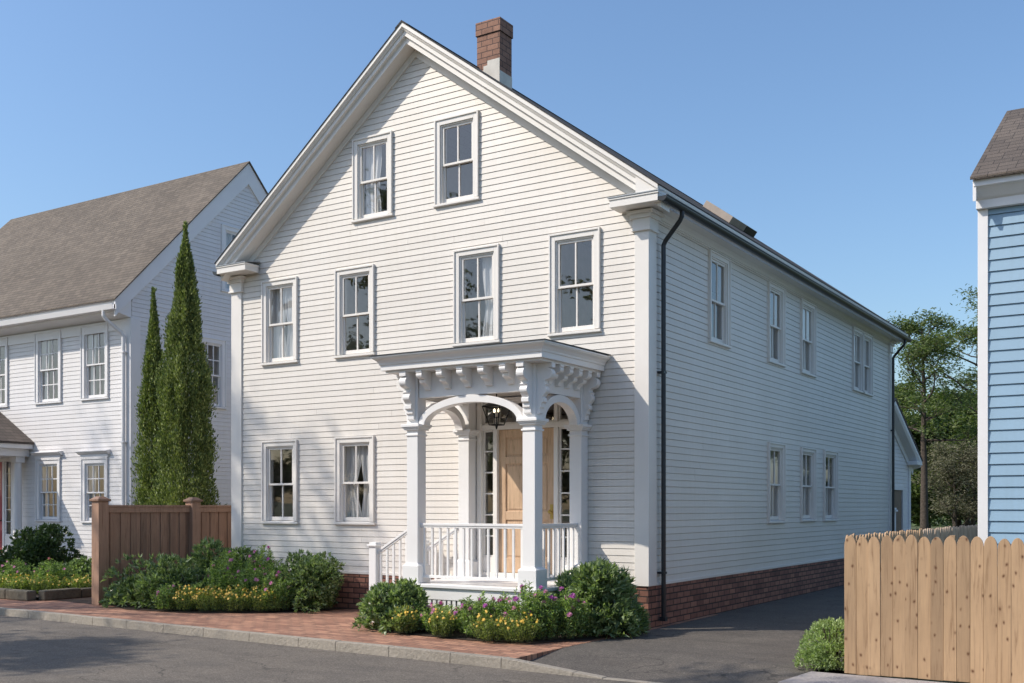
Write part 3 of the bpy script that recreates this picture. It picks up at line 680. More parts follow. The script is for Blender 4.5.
# entrance: recessed frame with door, sidelights and transom
DX0, DX1 = -2.985, -1.275
mb = MB(); yb = .06
mb.box(DX0, -.03, .612, DX0 + .075, .12, 3.36); mb.box(DX1 - .075, -.03, .612, DX1, .12, 3.36); mb.box(DX0 + .075, -.03, 3.30, DX1 - .075, .12, 3.36)
mb.box(DX0 + .075, -.012, 2.88, DX1 - .075, .10, 2.96)
mb.box(DX0 + .075, -.022, .612, DX1 - .075, .13, .70)
for x in (DX0 + .285, DX1 - .355): mb.box(x, -.012, .70, x + .07, .10, 2.88); mb.box(x + .012, .0, 2.96, x + .058, .10, 3.30)
for xa in (DX0 + .075, DX1 - .285): mb.box(xa, .02, .70, xa + .21, .09, .93)
ent = mb.build('door_surround', M['trim'], house, .004)
def grid(xa, xb, za, zb, nx, nz, nm):
    mb = MB(); m_ = .011; b_ = .028
    mb.box(xa, .03, za, xa + b_, .07, zb); mb.box(xb - b_, .03, za, xb, .07, zb); mb.box(xa + b_, .03, za, xb - b_, .07, za + b_); mb.box(xa + b_, .03, zb - b_, xb - b_, .07, zb)
    for k in range(1, nx): x = xa + (xb - xa) * k / nx; mb.box(x - m_, .034, za + b_, x + m_, .066, zb - b_)
    for k in range(1, nz): z = za + (zb - za) * k / nz; mb.box(xa + b_, .036, z - m_, xb - b_, .064, z + m_)
    s_ = mb.build(nm, M['trim'], house, .002)
    MB().add([(xa + b_, .052, za + b_), (xb - b_, .052, za + b_), (xb - b_, .052, zb - b_), (xa + b_, .052, zb - b_)], [(0, 1, 2, 3)]).build('pane', M['glass'], s_, fix=False)
grid(DX0 + .077, DX0 + .283, .932, 2.878, 1, 6, 'sidelight'); grid(DX1 - .283, DX1 - .077, .932, 2.878, 1, 6, 'sidelight')
grid(DX0 + .077, DX0 + .295, 2.962, 3.298, 1, 1, 'transom_window'); grid(DX1 - .295, DX1 - .077, 2.962, 3.298, 1, 1, 'transom_window'); grid(DX0 + .345, DX1 - .345, 2.962, 3.298, 3, 1, 'transom_window')
da, db = DX0 + .357, DX1 - .357
mb = MB(); z0, z1 = .705, 2.876; st = .12; cm = (da + db) / 2
mb.box(da, .045, z0, da + st, .09, z1); mb.box(db - st, .045, z0, db, .09, z1); mb.box(cm - .05, .0455, z0 + .2, cm + .05, .0895, z1 - .1)
for za, zb in ((z0, z0 + .22), (z0 + .80, z0 + .93), (z1 - .52, z1 - .41), (z1 - .12, z1)): mb.box(da + st, .0452, za, db - st, .0898, zb)
mb.box(da + .05, .066, z0 + .1, db - .05, .08, z1 - .05)
for za, zb in ((z0 + .22, z0 + .80), (z0 + .93, z1 - .52), (z1 - .41, z1 - .12)):
    for xa, xb in ((da + st, cm - .05), (cm + .05, db - st)):
        mb.box(xa + .035, .056, za + .035, xb - .035, .07, zb - .035)
door = mb.build('door', M['oak'], house, .004)
mb = MB(); mb.tube([(db - .06, .045, 1.63), (db - .06, -.01, 1.63)], .012, 10); mb.tube([(db - .06, -.005, 1.63), (db - .06, -.02, 1.63), (db - .06, -.045, 1.63)], [.018, .032, .02], 12); mb.box(db - .085, .036, 1.52, db - .035, .044, 1.74); mb.build('handle', M['brass'], door)

# hanging lantern
lx, ly = -2.13, -.78
lan = prop(empty('lantern', (lx, ly, 2.86)), 'black hanging lantern with glass sides under the front porch ceiling', 'lantern')
lan.scale = (1.18, 1.18, 1.0)
mb = MB(); r0, r1, zb_, zt_ = .065, .125, .02, .28
for sx in (-1, 1):
    for sy in (-1, 1): mb.tube([(sx * r0, sy * r0, zb_), (sx * r1, sy * r1, zt_)], .006, 6)
for r_, z in ((r0, zb_), (r1, zt_)):
    for a, b in (((-1, -1), (1, -1)), ((1, -1), (1, 1)), ((1, 1), (-1, 1)), ((-1, 1), (-1, -1))): mb.tube([(a[0] * r_, a[1] * r_, z), (b[0] * r_, b[1] * r_, z)], .007, 6)
mb.build('frame', M['black'], lan)
mb = MB(); s1 = .135; mb.add([(-s1, -s1, .284), (s1, -s1, .284), (s1, s1, .284), (-s1, s1, .284), (-.04, -.04, .36), (.04, -.04, .36), (.04, .04, .36), (-.04, .04, .36)], [(0, 3, 2, 1), (4, 5, 6, 7), (0, 1, 5, 4), (1, 2, 6, 5), (2, 3, 7, 6), (3, 0, 4, 7)])
mb.tube([(0, 0, .35), (0, 0, .73)], .008, 8); mb.tube([(0, 0, .73), (0, 0, .754)], .05, 12)
mb.build('cap', M['black'], lan)
mb = MB(); q = [(-1, -1), (1, -1), (1, 1), (-1, 1)]
for i in range(4):
    a, b = q[i], q[(i + 1) % 4]; mb.add([(a[0] * r0, a[1] * r0, zb_), (b[0] * r0, b[1] * r0, zb_), (b[0] * r1, b[1] * r1, zt_), (a[0] * r1, a[1] * r1, zt_)], [(0, 1, 2, 3)])
mb.build('glass', M['lglass'], lan, fix=False)
mb = MB(); mb.tube([(0, 0, -.04), (0, 0, .02), (0, 0, .03)], [.008, .02, .075], 8); mb.tube([(0, 0, .03), (0, 0, .14)], .008, 6)
for x in (-.032, .032): mb.tube([(x, 0, .12), (x, 0, .20)], .010, 8)
mb.tube([(-.035, 0, .125), (.035, 0, .125)], .006, 6); mb.build('candle_holder', M['black'], lan)
for x in (-.032, .032): MB().tube([(x, 0, .20), (x, 0, .215), (x, 0, .24), (x, 0, .26)], [.008, .015, .013, .003], 10).build('bulb', M['bulb'], lan, smooth=True)

# ================================================================== LEFT NEIGHBOUR HOUSE (origin = its front right corner)
LX, LY = -14.61, 2.64
LH = prop(empty('neighbour_house', (LX, LY, 0)), 'white clapboard house on the left with brown shingle roof and red front door', 'house')
LD = 7.28; LW = 10.4; slp = 1.03; ridgeZ = 10.72; eaveo = .42
lwin = [(-1.82, 4.27, 1.02, 1.80), (-3.67, 4.27, 1.06, 1.80), (-5.90, 4.27, 1.06, 1.80), (-8.2, 4.27, 1.06, 1.80), (-1.80, 1.31, .98, 1.56), (-3.63, 1.33, .98, 1.56)]
mb = MB(); zt = 6.12
lap_rows(mb, .3, zt, .105, lambda z: -LW, lambda z: 0, [opening(*q) for q in lwin] + [(-6.2, -4.6, .5, 2.95)], P=lambda u, n, z: (u, -n, z))
mb.build('front_wall', M['nsiding'], LH, fix=False)
gz = ridgeZ - .42
mb = MB(); lside = [(2.74, 7.20, .95, 1.72), (1.95, 4.2, .92, 1.76)]
lap_rows(mb, .3, gz, .105, lambda z: max(.02, LD / 2 - (gz - z) / slp), lambda z: min(LD - .02, LD / 2 + (gz - z) / slp), [opening(*q) for q in lside], P=lambda u, n, z: (n, u, z))
mb.build('gable_wall', M['nsiding'], LH, fix=False)
mb = MB(); lap_rows(mb, .3, gz, .105, lambda z: max(.02, LD / 2 - (gz - z) / slp), lambda z: min(LD - .02, LD / 2 + (gz - z) / slp), [], P=lambda u, n, z: (-LW - n, u, z)); mb.build('gable_wall', M['nsiding'], LH, fix=False)
mb = MB(); lap_rows(mb, .3, zt, .105, lambda z: -LW, lambda z: 0, [], P=lambda u, n, z: (u, LD + n, z)); mb.build('rear_wall', M['nsiding'], LH, fix=False)
for i, q in enumerate(lwin):
    make_window(LH, q[2], q[3], (q[0], 0, q[1]), 0, cols=3, rows=2, mats=('ntrim',), casing=.12, head='crown' if i > 3 else None, curtain=[(0, .30, .2), (.74, 1, .2)] if i != 2 else [(0, .45, .3)], cmat='curt')
for q in lside: make_window(LH, q[2], q[3], (0, q[0], q[1]), R(90), cols=3, rows=2, mats=('ntrim',), casing=.12, curtain=[(0, .5, .2)])
MB().box(-LW - .01, -.01, -.2, .01, LD + .01, .29).build('foundation', M['found'], LH)
mb = MB()
for z in (.3, 3.3, 6.2): mb.box(-LW + .15, .15, z, -.15, LD - .15, z + .08)
mb.box(-LW + .15, 2.8, .4, -.15, 2.9, 6.1); mb.box(-3.0, 3.0, 3.4, -2.9, LD - .2, 9.2)
mb.build('inner_walls', M['room'], LH)
MB().prism([(-.26, -.035), (.035, -.035), (.035, .24), (0, .24), (0, 0), (-.26, 0)], 'Z', .28, 6.12).build('corner_board', M['ntrim'], LH, .004)
MB().box(-LW - .03, -.035, .28, -LW + .22, 0, 6.12).build('corner_board', M['ntrim'], LH, .004)
# eave box along the front and back
def LZ(y): return ridgeZ - slp * abs(y - LD / 2)
for sg, yw in ((-1, 0), (1, LD)):
    Y = lambda d: yw + sg * d
    sec = [(Y(0), 6.10), (Y(.03), 6.10), (Y(.03), 5.86), (Y(0), 5.86)]
    MB().prism(sec, 'X', -LW, -.0).build('frieze_board', M['ntrim'], LH, .003)
    sec = [(Y(-.02), 6.12), (Y(.40), 6.20), (Y(.40), 6.31), (Y(.44), 6.40), (Y(.45), LZ(Y(.45)) - .012), (Y(-.02), LZ(Y(-.02)) - .05)]
    MB().prism(sec, 'X', -LW - .05, .0).build('eave_cornice', M['ntrim'], LH, .004)
for (xa, xb) in ((.0, .055), (-LW - .055, -LW)):
    mb = MB(); rings = []
    for y in (-.47, LD / 2, LD + .47):
        z = LZ(y); lo = z - .56 if abs(y - LD / 2) < .1 else z - .40
        rings.append([(xa, y, z - .005), (xb, y, z - .005), (xb, y, lo), (xa, y, lo)])
    mb.sweep(rings); mb.build('rake_board', M['ntrim'], LH, .004)
for sg in (-1, 1):
    ye = LD / 2 + sg * (LD / 2 + .50); mb = MB(); xa, xb = -LW - .09, .09
    mb.add([(xa, LD / 2, ridgeZ + .04), (xb, LD / 2, ridgeZ + .04), (xb, ye, LZ(ye) + .04), (xa, ye, LZ(ye) + .04), (xa, LD / 2, ridgeZ), (xb, LD / 2, ridgeZ), (xb, ye, LZ(ye)), (xa, ye, LZ(ye))],
           [(0, 1, 2, 3), (4, 7, 6, 5), (1, 5, 6, 2), (2, 6, 7, 3), (3, 7, 4, 0)])
    rf = mb.build('roof_slope', M['nroof'], LH)
# white gutter and downpipe
mb = MB(); mb.prism([(-.46, 6.36), (-.46, 6.25), (-.49, 6.23), (-.56, 6.24), (-.585, 6.36), (-.575, 6.36), (-.55, 6.25), (-.49, 6.245), (-.47, 6.26), (-.47, 6.36)], 'X', -LW - .08, .08); mb.build('gutter', M['ntrim'], LH)
mb = MB(); mb.tube([(-.30, -.52, 6.25), (-.30, -.52, 6.12), (-.28, -.47, 6.04), (-.16, -.14, 5.76), (-.14, -.10, 5.68), (-.14, -.10, 5.5), (-.14, -.10, .35)], .045, 10)
for z in (5.3, 3.2, 1.0): mb.box(-.2, -.15, z, -.08, -.03, z + .03)
mb.build('downpipe', M['ntrim'], LH)
# entrance porch (gable roof, ridge along Y)
px0, px1, pd = -7.7, -3.72, 1.9; pr_ = (px0 + px1) / 2; pz = 3.33; prz = pz + (px1 - pr_) * .575
for sg in (-1, 1):
    xe = px1 if sg > 0 else px0; mb = MB()
    mb.add([(pr_, -pd, prz), (xe, -pd, pz), (xe, -.02, pz), (pr_, -.02, prz), (pr_, -pd, prz - .05), (xe, -pd, pz - .05), (xe, -.02, pz - .05), (pr_, -.02, prz - .05)], [(0, 1, 2, 3), (4, 7, 6, 5), (0, 4, 5, 1), (1, 5, 6, 2), (2, 6, 7, 3)])
    pf = mb.build('porch_roof', M['proof'], LH)
mb = MB(); mb.box(px0 + .05, -pd + .05, pz - .17, px1 - .05, -.02, pz - .052); mb.box(px0 + .18, -pd + .18, pz - .36, px1 - .18, -.03, pz - .17)
mb.prism([(px0 + .25, pz - .05), (px1 - .25, pz - .05), (pr_, prz - .16)], 'Y', -pd + .12, -.04); mb.build('porch_cornice', M['ntrim'], LH, .005)
for x in (px1 - .48, px0 + .26):
    for y in (-.24, -pd + .24):
        mb = MB(); mb.tube([(x + .12, y, .3), (x + .12, y, 2.85)], [.11, .095], 16); mb.box(x, y - .12, .28, x + .24, y + .12, .36); mb.box(x, y - .12, 2.82, x + .24, y + .12, 2.97); mb.build('porch_column', M['ntrim'], LH)
MB().box(px0, -pd, 0, px1, -.02, .28).build('porch_floor', M['edging'], LH)
mb = MB(); mb.box(-6.2, -.03, .3, -6.08, .06, 2.97); mb.box(-5.10, -.02, .3, -5.02, .06, 2.87); mb.box(-4.70, -.03, .3, -4.56, .06, 2.97); mb.box(-6.08, -.03, 2.87, -4.70, .06, 2.97); mb.box(-5.02, .0, .3, -4.70, .04, 1.0); mb.box(-5.02, .0, 1.0, -4.97, .04, 2.87); mb.box(-4.75, .0, 1.0, -4.70, .04, 2.87)
for k in range(1, 6): mb.box(-4.97, .01, 1.0 + k * .31, -4.75, .03, 1.02 + k * .31)
mb.build('door_surround', M['ntrim'], LH, .004)
MB().add([(-4.97, .035, 1.0), (-4.75, .035, 1.0), (-4.75, .035, 2.87), (-4.97, .035, 2.87)], [(0, 1, 2, 3)]).build('sidelight', M['glass'], LH, fix=False)
mb = MB(); mb.box(-6.08, .03, .32, -5.10, .07, 2.87)
for za, zb in ((.5, 1.1), (1.25, 2.0)):
    for xa in (-5.96, -5.53): mb.box(xa, .015, za, xa + .31, .03, zb)
rd = mb.build('door', M['red'], LH, .006)
MB().add([(-5.94, .026, 2.15), (-5.25, .026, 2.15), (-5.25, .026, 2.65), (-5.94, .026, 2.65)], [(0, 1, 2, 3)]).build('pane', M['glass'], rd, fix=False)
MB().tube([(-5.17, .03, 1.35), (-5.17, -.03, 1.35), (-5.28, -.03, 1.35)], .012, 8).build('handle', M['black'], rd)
MB().box(-7.5, -pd - .35, 0, -4.0, -pd, .14).build('step', M['edging'], LH)

# ================================================================== BLUE HOUSE (origin = front left corner)
BX, BY = 4.14, .38
BH = prop(empty('blue_house', (BX, BY, 0)), 'pale blue clapboard house at the right edge behind the picket fence', 'house')
BW, BD = 9.0, 5.32; brz = 7.32; bs = .577; bez = 5.60
mb = MB(); bwin = [(1.9, 1.3, .95, 1.6), (4.2, 1.3, .95, 1.6), (6.6, 1.3, .95, 1.6), (1.9, 3.6, .95, 1.4), (6.6, 3.6, .95, 1.4)]
lap_rows(mb, .3, 5.30, .137, lambda z: .02, lambda z: BW, [opening(*q) for q in bwin], P=lambda u, n, z: (u, -n, z), out=.02); mb.build('front_wall', M['bsiding'], BH, fix=False)
def BZ(y): return brz - bs * abs(y - BD / 2)
for xw, sg in ((0, -1), (BW, 1)):
    mb = MB(); gz2 = brz - .22; lap_rows(mb, .3, gz2, .137, lambda z: max(.02, BD / 2 - (gz2 - z) / bs), lambda z: min(BD - .02, BD / 2 + (gz2 - z) / bs), [], P=lambda u, n, z: (xw + sg * n, u, z)); mb.build('gable_wall', M['bsiding'], BH, fix=False)
mb = MB(); lap_rows(mb, .3, 5.30, .137, lambda z: .02, lambda z: BW, [], P=lambda u, n, z: (u, BD + n, z)); mb.build('rear_wall', M['bsiding'], BH, fix=False)
for q in bwin: make_window(BH, q[2], q[3], (q[0], 0, q[1]), 0, curtain=[(0, .4, .2)], mats=('ntrim',))
MB().prism([(-.02, -.035), (.095, -.035), (.095, 0), (0, 0), (0, .12), (-.02, .12)], 'Z', .3, 5.30).build('corner_board', M['ntrim'], BH, .004)
MB().box(BW - .12, -.04, .3, BW + .03, 0, 5.30).build('corner_board', M['ntrim'], BH, .004)
mb = MB(); mb.prism([(0, 5.30), (-.10, 5.30), (-.10, 5.40), (-.13, 5.42), (-.22, 5.52), (-.27, 5.53), (-.27, BZ(-.27) - .02), (0, BZ(0) - .02)], 'X', -.03, BW + .03); mb.build('eave_cornice', M['ntrim'], BH, .005); mb = MB(); mb.prism([(BD, 5.30), (BD + .10, 5.30), (BD + .24, 5.50), (BD + .24, BZ(-.24) - .02), (BD, BZ(0) - .02)], 'X', -.03, BW + .03); mb.build('eave_cornice', M['ntrim'], BH, .005)
for xa in (-.04, BW + .0):
    mb = MB(); rings = [[(xa, y, BZ(y) - .005), (xa + .04, y, BZ(y) - .005), (xa + .04, y, BZ(y) - .28), (xa, y, BZ(y) - .28)] for y in (-.26, BD / 2, BD + .26)]; mb.sweep(rings); mb.build('rake_board', M['ntrim'], BH, .004)
for sg in (-1, 1):
    ye = BD / 2 + sg * (BD / 2 + .32); mb = MB(); xa, xb = -.06, BW + .06
    mb.add([(xa, BD / 2, brz + .035), (xb, BD / 2, brz + .035), (xb, ye, BZ(ye) + .035), (xa, ye, BZ(ye) + .035), (xa, BD / 2, brz), (xb, BD / 2, brz), (xb, ye, BZ(ye)), (xa, ye, BZ(ye))],
           [(0, 1, 2, 3), (4, 7, 6, 5), (1, 5, 6, 2), (2, 6, 7, 3), (3, 7, 4, 0)]); mb.build('roof_slope', M['broof'], BH)
MB().box(-.01, -.01, -.1, BW + .01, BD + .01, .29).build('foundation', M['found'], BH)
MB().box(.15, 2.6, .3, BW - .15, 2.7, 5.6).build('inner_wall', M['room'], BH)

# ================================================================== GARAGE and gate post
G = prop(empty('garage', (-1.05, 17.5, 0)), 'small white gabled garage with brown door behind the main house', 'garage')
mb = MB(); lap_rows(mb, .1, 4.55, .11, lambda z: max(-3.1, -(4.58 - z) / .46), lambda z: min(3.1, (4.58 - z) / .46), [(.5, 2.08, 0, 2.2)], P=lambda u, n, z: (n, u, z)); mb.build('gable_wall', M['nsiding'], G, fix=False)
mb = MB(); lap_rows(mb, .1, 3.1, .11, lambda z: -5.0, lambda z: 0, [], P=lambda u, n, z: (u, -3.1 - n, z)); lap_rows(mb, .1, 3.1, .11, lambda z: -5.0, lambda z: 0, [], P=lambda u, n, z: (u, 3.1 + n, z)); mb.build('side_wall', M['nsiding'], G, fix=False)
mb = MB(); lap_rows(mb, .1, 4.55, .11, lambda z: max(-3.1, -(4.58 - z) / .46), lambda z: min(3.1, (4.58 - z) / .46), [], P=lambda u, n, z: (-5 - n, u, z)); mb.build('rear_wall', M['nsiding'], G, fix=False)
for sg in (-1, 1):
    mb = MB(); ye = sg * 3.5; ze_ = 4.72 - 3.5 * .46
    mb.add([(-5.3, 0, 4.76), (.32, 0, 4.76), (.32, ye, ze_ + .04), (-5.3, ye, ze_ + .04), (-5.3, 0, 4.71), (.32, 0, 4.71), (.32, ye, ze_ - .01), (-5.3, ye, ze_ - .01)], [(0, 1, 2, 3), (4, 7, 6, 5), (1, 5, 6, 2), (2, 6, 7, 3), (3, 7, 4, 0)]); mb.build('roof_slope', M['broof'], G)
mb = MB(); mb.sweep([[(.0, y, 4.70 - .46 * abs(y)), (.30, y, 4.70 - .46 * abs(y)), (.30, y, 4.58 - .46 * abs(y)), (.26, y, 4.50 - .46 * abs(y)), (.05, y, 4.44 - .46 * abs(y)), (.04, y, 4.28 - .46 * abs(y)), (0, y, 4.28 - .46 * abs(y))] for y in (-3.45, 0, 3.45)]); mb.box(0, 2.75, 2.98, .31, 3.45, 3.10); mb.box(0, -3.45, 2.98, .31, -2.75, 3.10); mb.build('rake_moulding', M['ntrim'], G, .004)
MB().box(0, 2.92, .1, .04, 3.14, 3.0).build('corner_board', M['ntrim'], G); MB().box(0, -3.14, .1, .04, -2.92, 3.0).build('corner_board', M['ntrim'], G)
mb = MB(); mb.box(0, .36, 0, .045, .5, 2.34); mb.box(0, 2.08, 0, .045, 2.22, 2.34); mb.box(0, .5, 2.2, .045, 2.08, 2.34); mb.build('door_frame', M['ntrim'], G)
mb = MB(); mb.box(-.06, .5, .02, -.01, 2.08, 2.2)
for k in range(8): mb.box(-.012, 0.505 + k * .195, .03, .004, .505 + k * .195 + .185, 2.19)
mb.build('door', M['gdoor'], G)
gp = prop(empty('gate_post', (-.22, 14.75, 0)), 'white square post with moulded cap at the rear corner of the big house', 'post')
mb = MB(); mb.box(-.09, -.09, 0, .09, .09, 1.58); mb.box(-.5, -.03, 0, -.09, .03, 1.30); mb.build('shaft', M['ntrim'], gp, .004)
mb = MB(); mb.box(-.13, -.13, 1.58, .13, .13, 1.63); mb.box(-.10, -.10, 1.63, .10, .10, 1.68); mb.build('cap', M['ntrim'], gp, .004)

# ================================================================== FENCES
FX, FY, FZ = 3.355, -2.70, 1.43
PF = prop(empty('picket_fence', (FX, FY, 0)), 'new pine picket fence with rounded board tops and brown knots beside the driveway', 'fence')
def picket_mesh(w, t, h, mat, seed):
    rr = random.Random(seed); pts = [(-w / 2, 0), (w / 2, 0)]
    hh = .105
    for k in range(11):
        a = math.pi * k / 10; pts.append((w / 2 * math.copysign(abs(math.cos(a)) ** 1.12, math.cos(a)), h - hh + hh * math.sin(a) ** .95))
    mb = MB(); mb.prism(pts, 'Y', 0, t); o = mb.build('picket', mat, None, .003); return o
protos = [picket_mesh(.1176, .019, FZ - .035, M['pine'], i) for i in range(1)]
wp = picket_mesh(.1176, .019, FZ - .035, M['greypine'], 9)
first = True
def put_picket(proto, x, y, rz, z=.03):
    o = proto.copy(); col.objects.link(o); o.parent = PF; o.location = (x, y, z); o.scale = (1, 1, random.uniform(.992, 1.006)); o.rotation_euler = (random.uniform(-.004, .004), random.uniform(-.0018, .0018), rz + random.uniform(-.01, .01))
rs = random.Random(3)
for k in range(34):
    put_picket(protos[0], .055 + k * .1185 + rs.uniform(-.002, .002), rs.uniform(-.003, .003), 0, .02 + rs.uniform(-.008, .008))
for k in range(66):
    put_picket(protos[0] if k < 30 else wp, -.012, .11 + k * .1215 + rs.uniform(-.002, .002), R(-90), .02 + rs.uniform(-.006, .006))
for p_ in protos + [wp]: bpy.data.objects.remove(p_)
for z in (.35, 1.05):
    MB().box(.02, .022, z, 4.1, .06, z + .09).build('rail', M['pine'], PF, .004); MB().box(.012, .06, z, .05, 8.15, z + .09).build('rail', M['greypine'], PF, .004)
for x, y in ((.052, .062), (1.9, .062), (3.9, .062), (.052, 2.6), (.052, 5.1), (.052, 7.9)):
    MB().box(x, y, 0, x + .09, y + .09, 1.30).build('post', M['pine'], PF, .004)

BF = prop(empty('board_fence', (-9.72, -1.80, 0)), 'dark brown stained board fence with capped posts beside the cypress trees', 'fence')
ys = [0, 2.05, 4.10, 6.15]
for i, y in enumerate(ys):
    mb = MB(); mb.box(-.10, y - .10, 0, .10, y + .10, 1.80); p_ = mb.build('post', M['brown'], BF, .006)
    mb = MB(); mb.box(-.13, y - .13, 1.80, .13, y + .13, 1.84); mb.add([(-.115, y - .115, 1.84), (.115, y - .115, 1.84), (.115, y + .115, 1.84), (-.115, y + .115, 1.84), (-.05, y - .05, 1.885), (.05, y - .05, 1.885), (.05, y + .05, 1.885), (-.05, y + .05, 1.885)], [(0, 1, 5, 4), (1, 2, 6, 5), (2, 3, 7, 6), (3, 0, 4, 7), (4, 5, 6, 7)]); mb.build('post_cap', M['brown'], p_, .006)
    if i < 3:
        y2 = ys[i + 1]; n = 17; wd = (y2 - y - .2) / n
        for k in range(n):
            a = y + .1 + k * wd; dx = .012 if k % 2 else 0
            MB().box(-.018 + dx, a - .012, .06, -.006 + dx * 1.5 + random.uniform(0, .002), a + wd + .012, 1.66).build('board', M['brown'], BF, .003)
        mb = MB(); mb.box(-.05, y + .1, 1.70, .05, y2 - .1, 1.735); mb.box(-.022, y + .1, 1.60, .035, y2 - .1, 1.70); mb.build('rail', M['brown'], BF, .004); MB().box(-.03, y + .1, .05, .035, y2 - .1, .17).build('rail', M['brown'], BF, .004)

# stone edging of the neighbour's bed
ed = MB(); x = -11.42; rs = random.Random(5)
while x > -30:
    L = rs.uniform(.5, .8); ed.box(x - L + .012, -2.08 + rs.uniform(-.01, .01), 0, x, -1.88, .175 + rs.uniform(-.012, .012)); x -= L
y = -1.87
while y < 2.1:
    L = rs.uniform(.5, .8); ed.box(-11.42 + .0, y + .012, 0, -11.22 + rs.uniform(-.01, .01), y + L, .175 + rs.uniform(-.012, .012)); y += L
prop(ed.build('stone_edging', M['edging'], None, .025), 'low edging of mossy brown stone blocks around the neighbour flower bed', 'edging')

# ================================================================== PLANTS
def rand_rot_leaves(rng, centers, normals, length, width, nper=4, jitter=.5, fold=.25):
    """rhombic leaves: centres (n,3), preferred direction (n,3) of growth"""
    n = len(centers)
    d = normals + rng.normal(0, jitter, (n, 3)); d /= np.linalg.norm(d, axis=1)[:, None] + 1e-9
    a = rng.normal(0, 1, (n, 3)); s = np.cross(d, a); s /= np.linalg.norm(s, axis=1)[:, None] + 1e-9
    nn = np.cross(d, s)
    L = length * rng.uniform(.7, 1.25, (n, 1)); Wd = width * rng.uniform(.8, 1.2, (n, 1))
    p0 = centers; p2 = centers + d * L - nn * L * fold * .4
    mid = centers + d * L * .45
    p1 = mid + s * Wd / 2 + nn * Wd * fold; p3 = mid - s * Wd / 2 + nn * Wd * fold
    return np.stack([p0, p1, p2, p3], 1).reshape(-1, 3)
def lumpy(rng, n, rx, ry, rz, lumps=14, lr=.42, shell=.55):
    """points over a lumpy dome: a union of leaf clumps sitting on an ellipsoid, with outward directions"""
    u = rng.normal(0, 1, (lumps, 3)); u[:, 2] = np.abs(u[:, 2]) * .9 + .0; u /= np.linalg.norm(u, axis=1)[:, None]
    sc = rng.uniform(.58, .86, (lumps, 1)); c = u * sc * np.array([rx, ry, rz]); c[:, 2] = np.maximum(c[:, 2], rz * .12)
    r = rng.uniform(.7, 1.15, lumps) * lr * (rx + ry + rz) / 3
    k = rng.integers(0, lumps, n); v = rng.normal(0, 1, (n, 3)); v /= np.linalg.norm(v, axis=1)[:, None]
    rad = rng.uniform(shell, 1, (n, 1)) ** .6
    p = c[k] + v * rad * r[k][:, None]
    dirs = v * .8 + (p / np.array([rx, ry, rz])) * .6 + np.array([0, 0, .35])
    ok = p[:, 2] > .02
    return p[ok], dirs[ok]
def foliage_obj(name, verts, mat, parent=None, nper=4):
    me = np_mesh(name, verts, nper, mat); o = bpy.data.objects.new(name, me); col.objects.link(o)
    if parent: o.parent = parent
    return o
def stems(mb, rng, rx, ry, rz, n=10):
    for _ in range(n):
        a = rng.uniform(0, 6.28); rr = rng.uniform(.3, .8); mb.tube([(rng.uniform(-.05, .05), rng.uniform(-.05, .05), 0), (math.cos(a) * rx * rr * .5, math.sin(a) * ry * rr * .5, rz * .45), (math.cos(a) * rx * rr, math.sin(a) * ry * rr, rz * .8)], [.016, .011, .004], 5)
def shrub(name, loc, r, n, leaf, mat, label, cat='shrub', group=None, seed=1, lumps=14, lr=.42, rosette=6, jitter=.45):
    rng = np.random.default_rng(seed)
    root = prop(empty(name, loc), label, cat, group)
    p, d = lumpy(rng, n, *r, lumps=lumps, lr=lr)
    if rosette:   # whorls of leaves at shoot tips
        p = np.repeat(p, rosette, 0) + rng.normal(0, leaf[0] * .12, (len(p) * rosette, 3)); d = np.repeat(d, rosette, 0)
        jitter = .75
    foliage_obj('foliage', rand_rot_leaves(rng, p, d, leaf[0], leaf[1], jitter=jitter), mat, root)
    mb = MB(); stems(mb, rng, *r); mb.build('stems', M['bark'], root)
    return root
shr = 'shrubs in the beds along the house'
shrub('rhododendron_shrub', (-8.66, -1.38, .02), (.90, .66, .82), 3000, (.088, .032), M['leafD'], 'broad dark green shrub at the left end of the bed, against the brown fence post', group=shr, seed=11, lumps=20, lr=.46)
shrub('rhododendron_shrub', (-7.85, -1.25, .02), (.55, .48, .70), 1500, (.088, .032), M['leafD'], 'dark green shrub between the leftmost shrub and the yellow flowers', group=shr, seed=12, lumps=14)
shrub('rhododendron_shrub', (-8.2, -.45, .02), (.85, .42, 1.05), 2600, (.10, .036), M['leafD'], 'tallest shrub of the left bed, under the far corner of the house beside the fence', group=shr, seed=13, lumps=18)
shrub('rhododendron_shrub', (-6.1, -.52, .02), (.74, .42, .90), 2200, (.07, .030), M['leafD'], 'rounded dark shrub under the lower windows, at the right end of the left bed', group=shr, seed=14, lumps=16)
shrub('rhododendron_shrub', (-2.98, -2.08, .02), (.50, .42, .62), 1900, (.075, .032), M['leafD'], 'rounded green shrub at the foot of the porch steps', group=shr, seed=15, lumps=14)
shrub('rhododendron_shrub', (-.50, -.95, .02), (.66, .62, .88), 2600, (.10, .036), M['leafD'], 'big glossy shrub between the porch and the right corner of the house', group=shr, seed=16, lumps=18)
shrub('light_shrub', (3.10, -2.28, 0), (.36, .32, .54), 2600, (.036, .013), M['leafL'], 'small bright green shrub against the end of the picket fence', seed=17, lumps=16, rosette=4)
shrub('round_bush', (-15.65, .95, .05), (.90, .90, 1.28), 4200, (.085, .045), M['leafB'], 'dark round bush in front of the neighbour house beside the red door', cat='bush', seed=18, lumps=26, lr=.36, rosette=4)
shrub('low_bush', (-12.9, .1, .05), (.95, .5, .55), 1300, (.07, .03), M['leafD'], 'low green bush beyond the yellow flowers in the stone edged bed', cat='bush', seed=19, lumps=14)

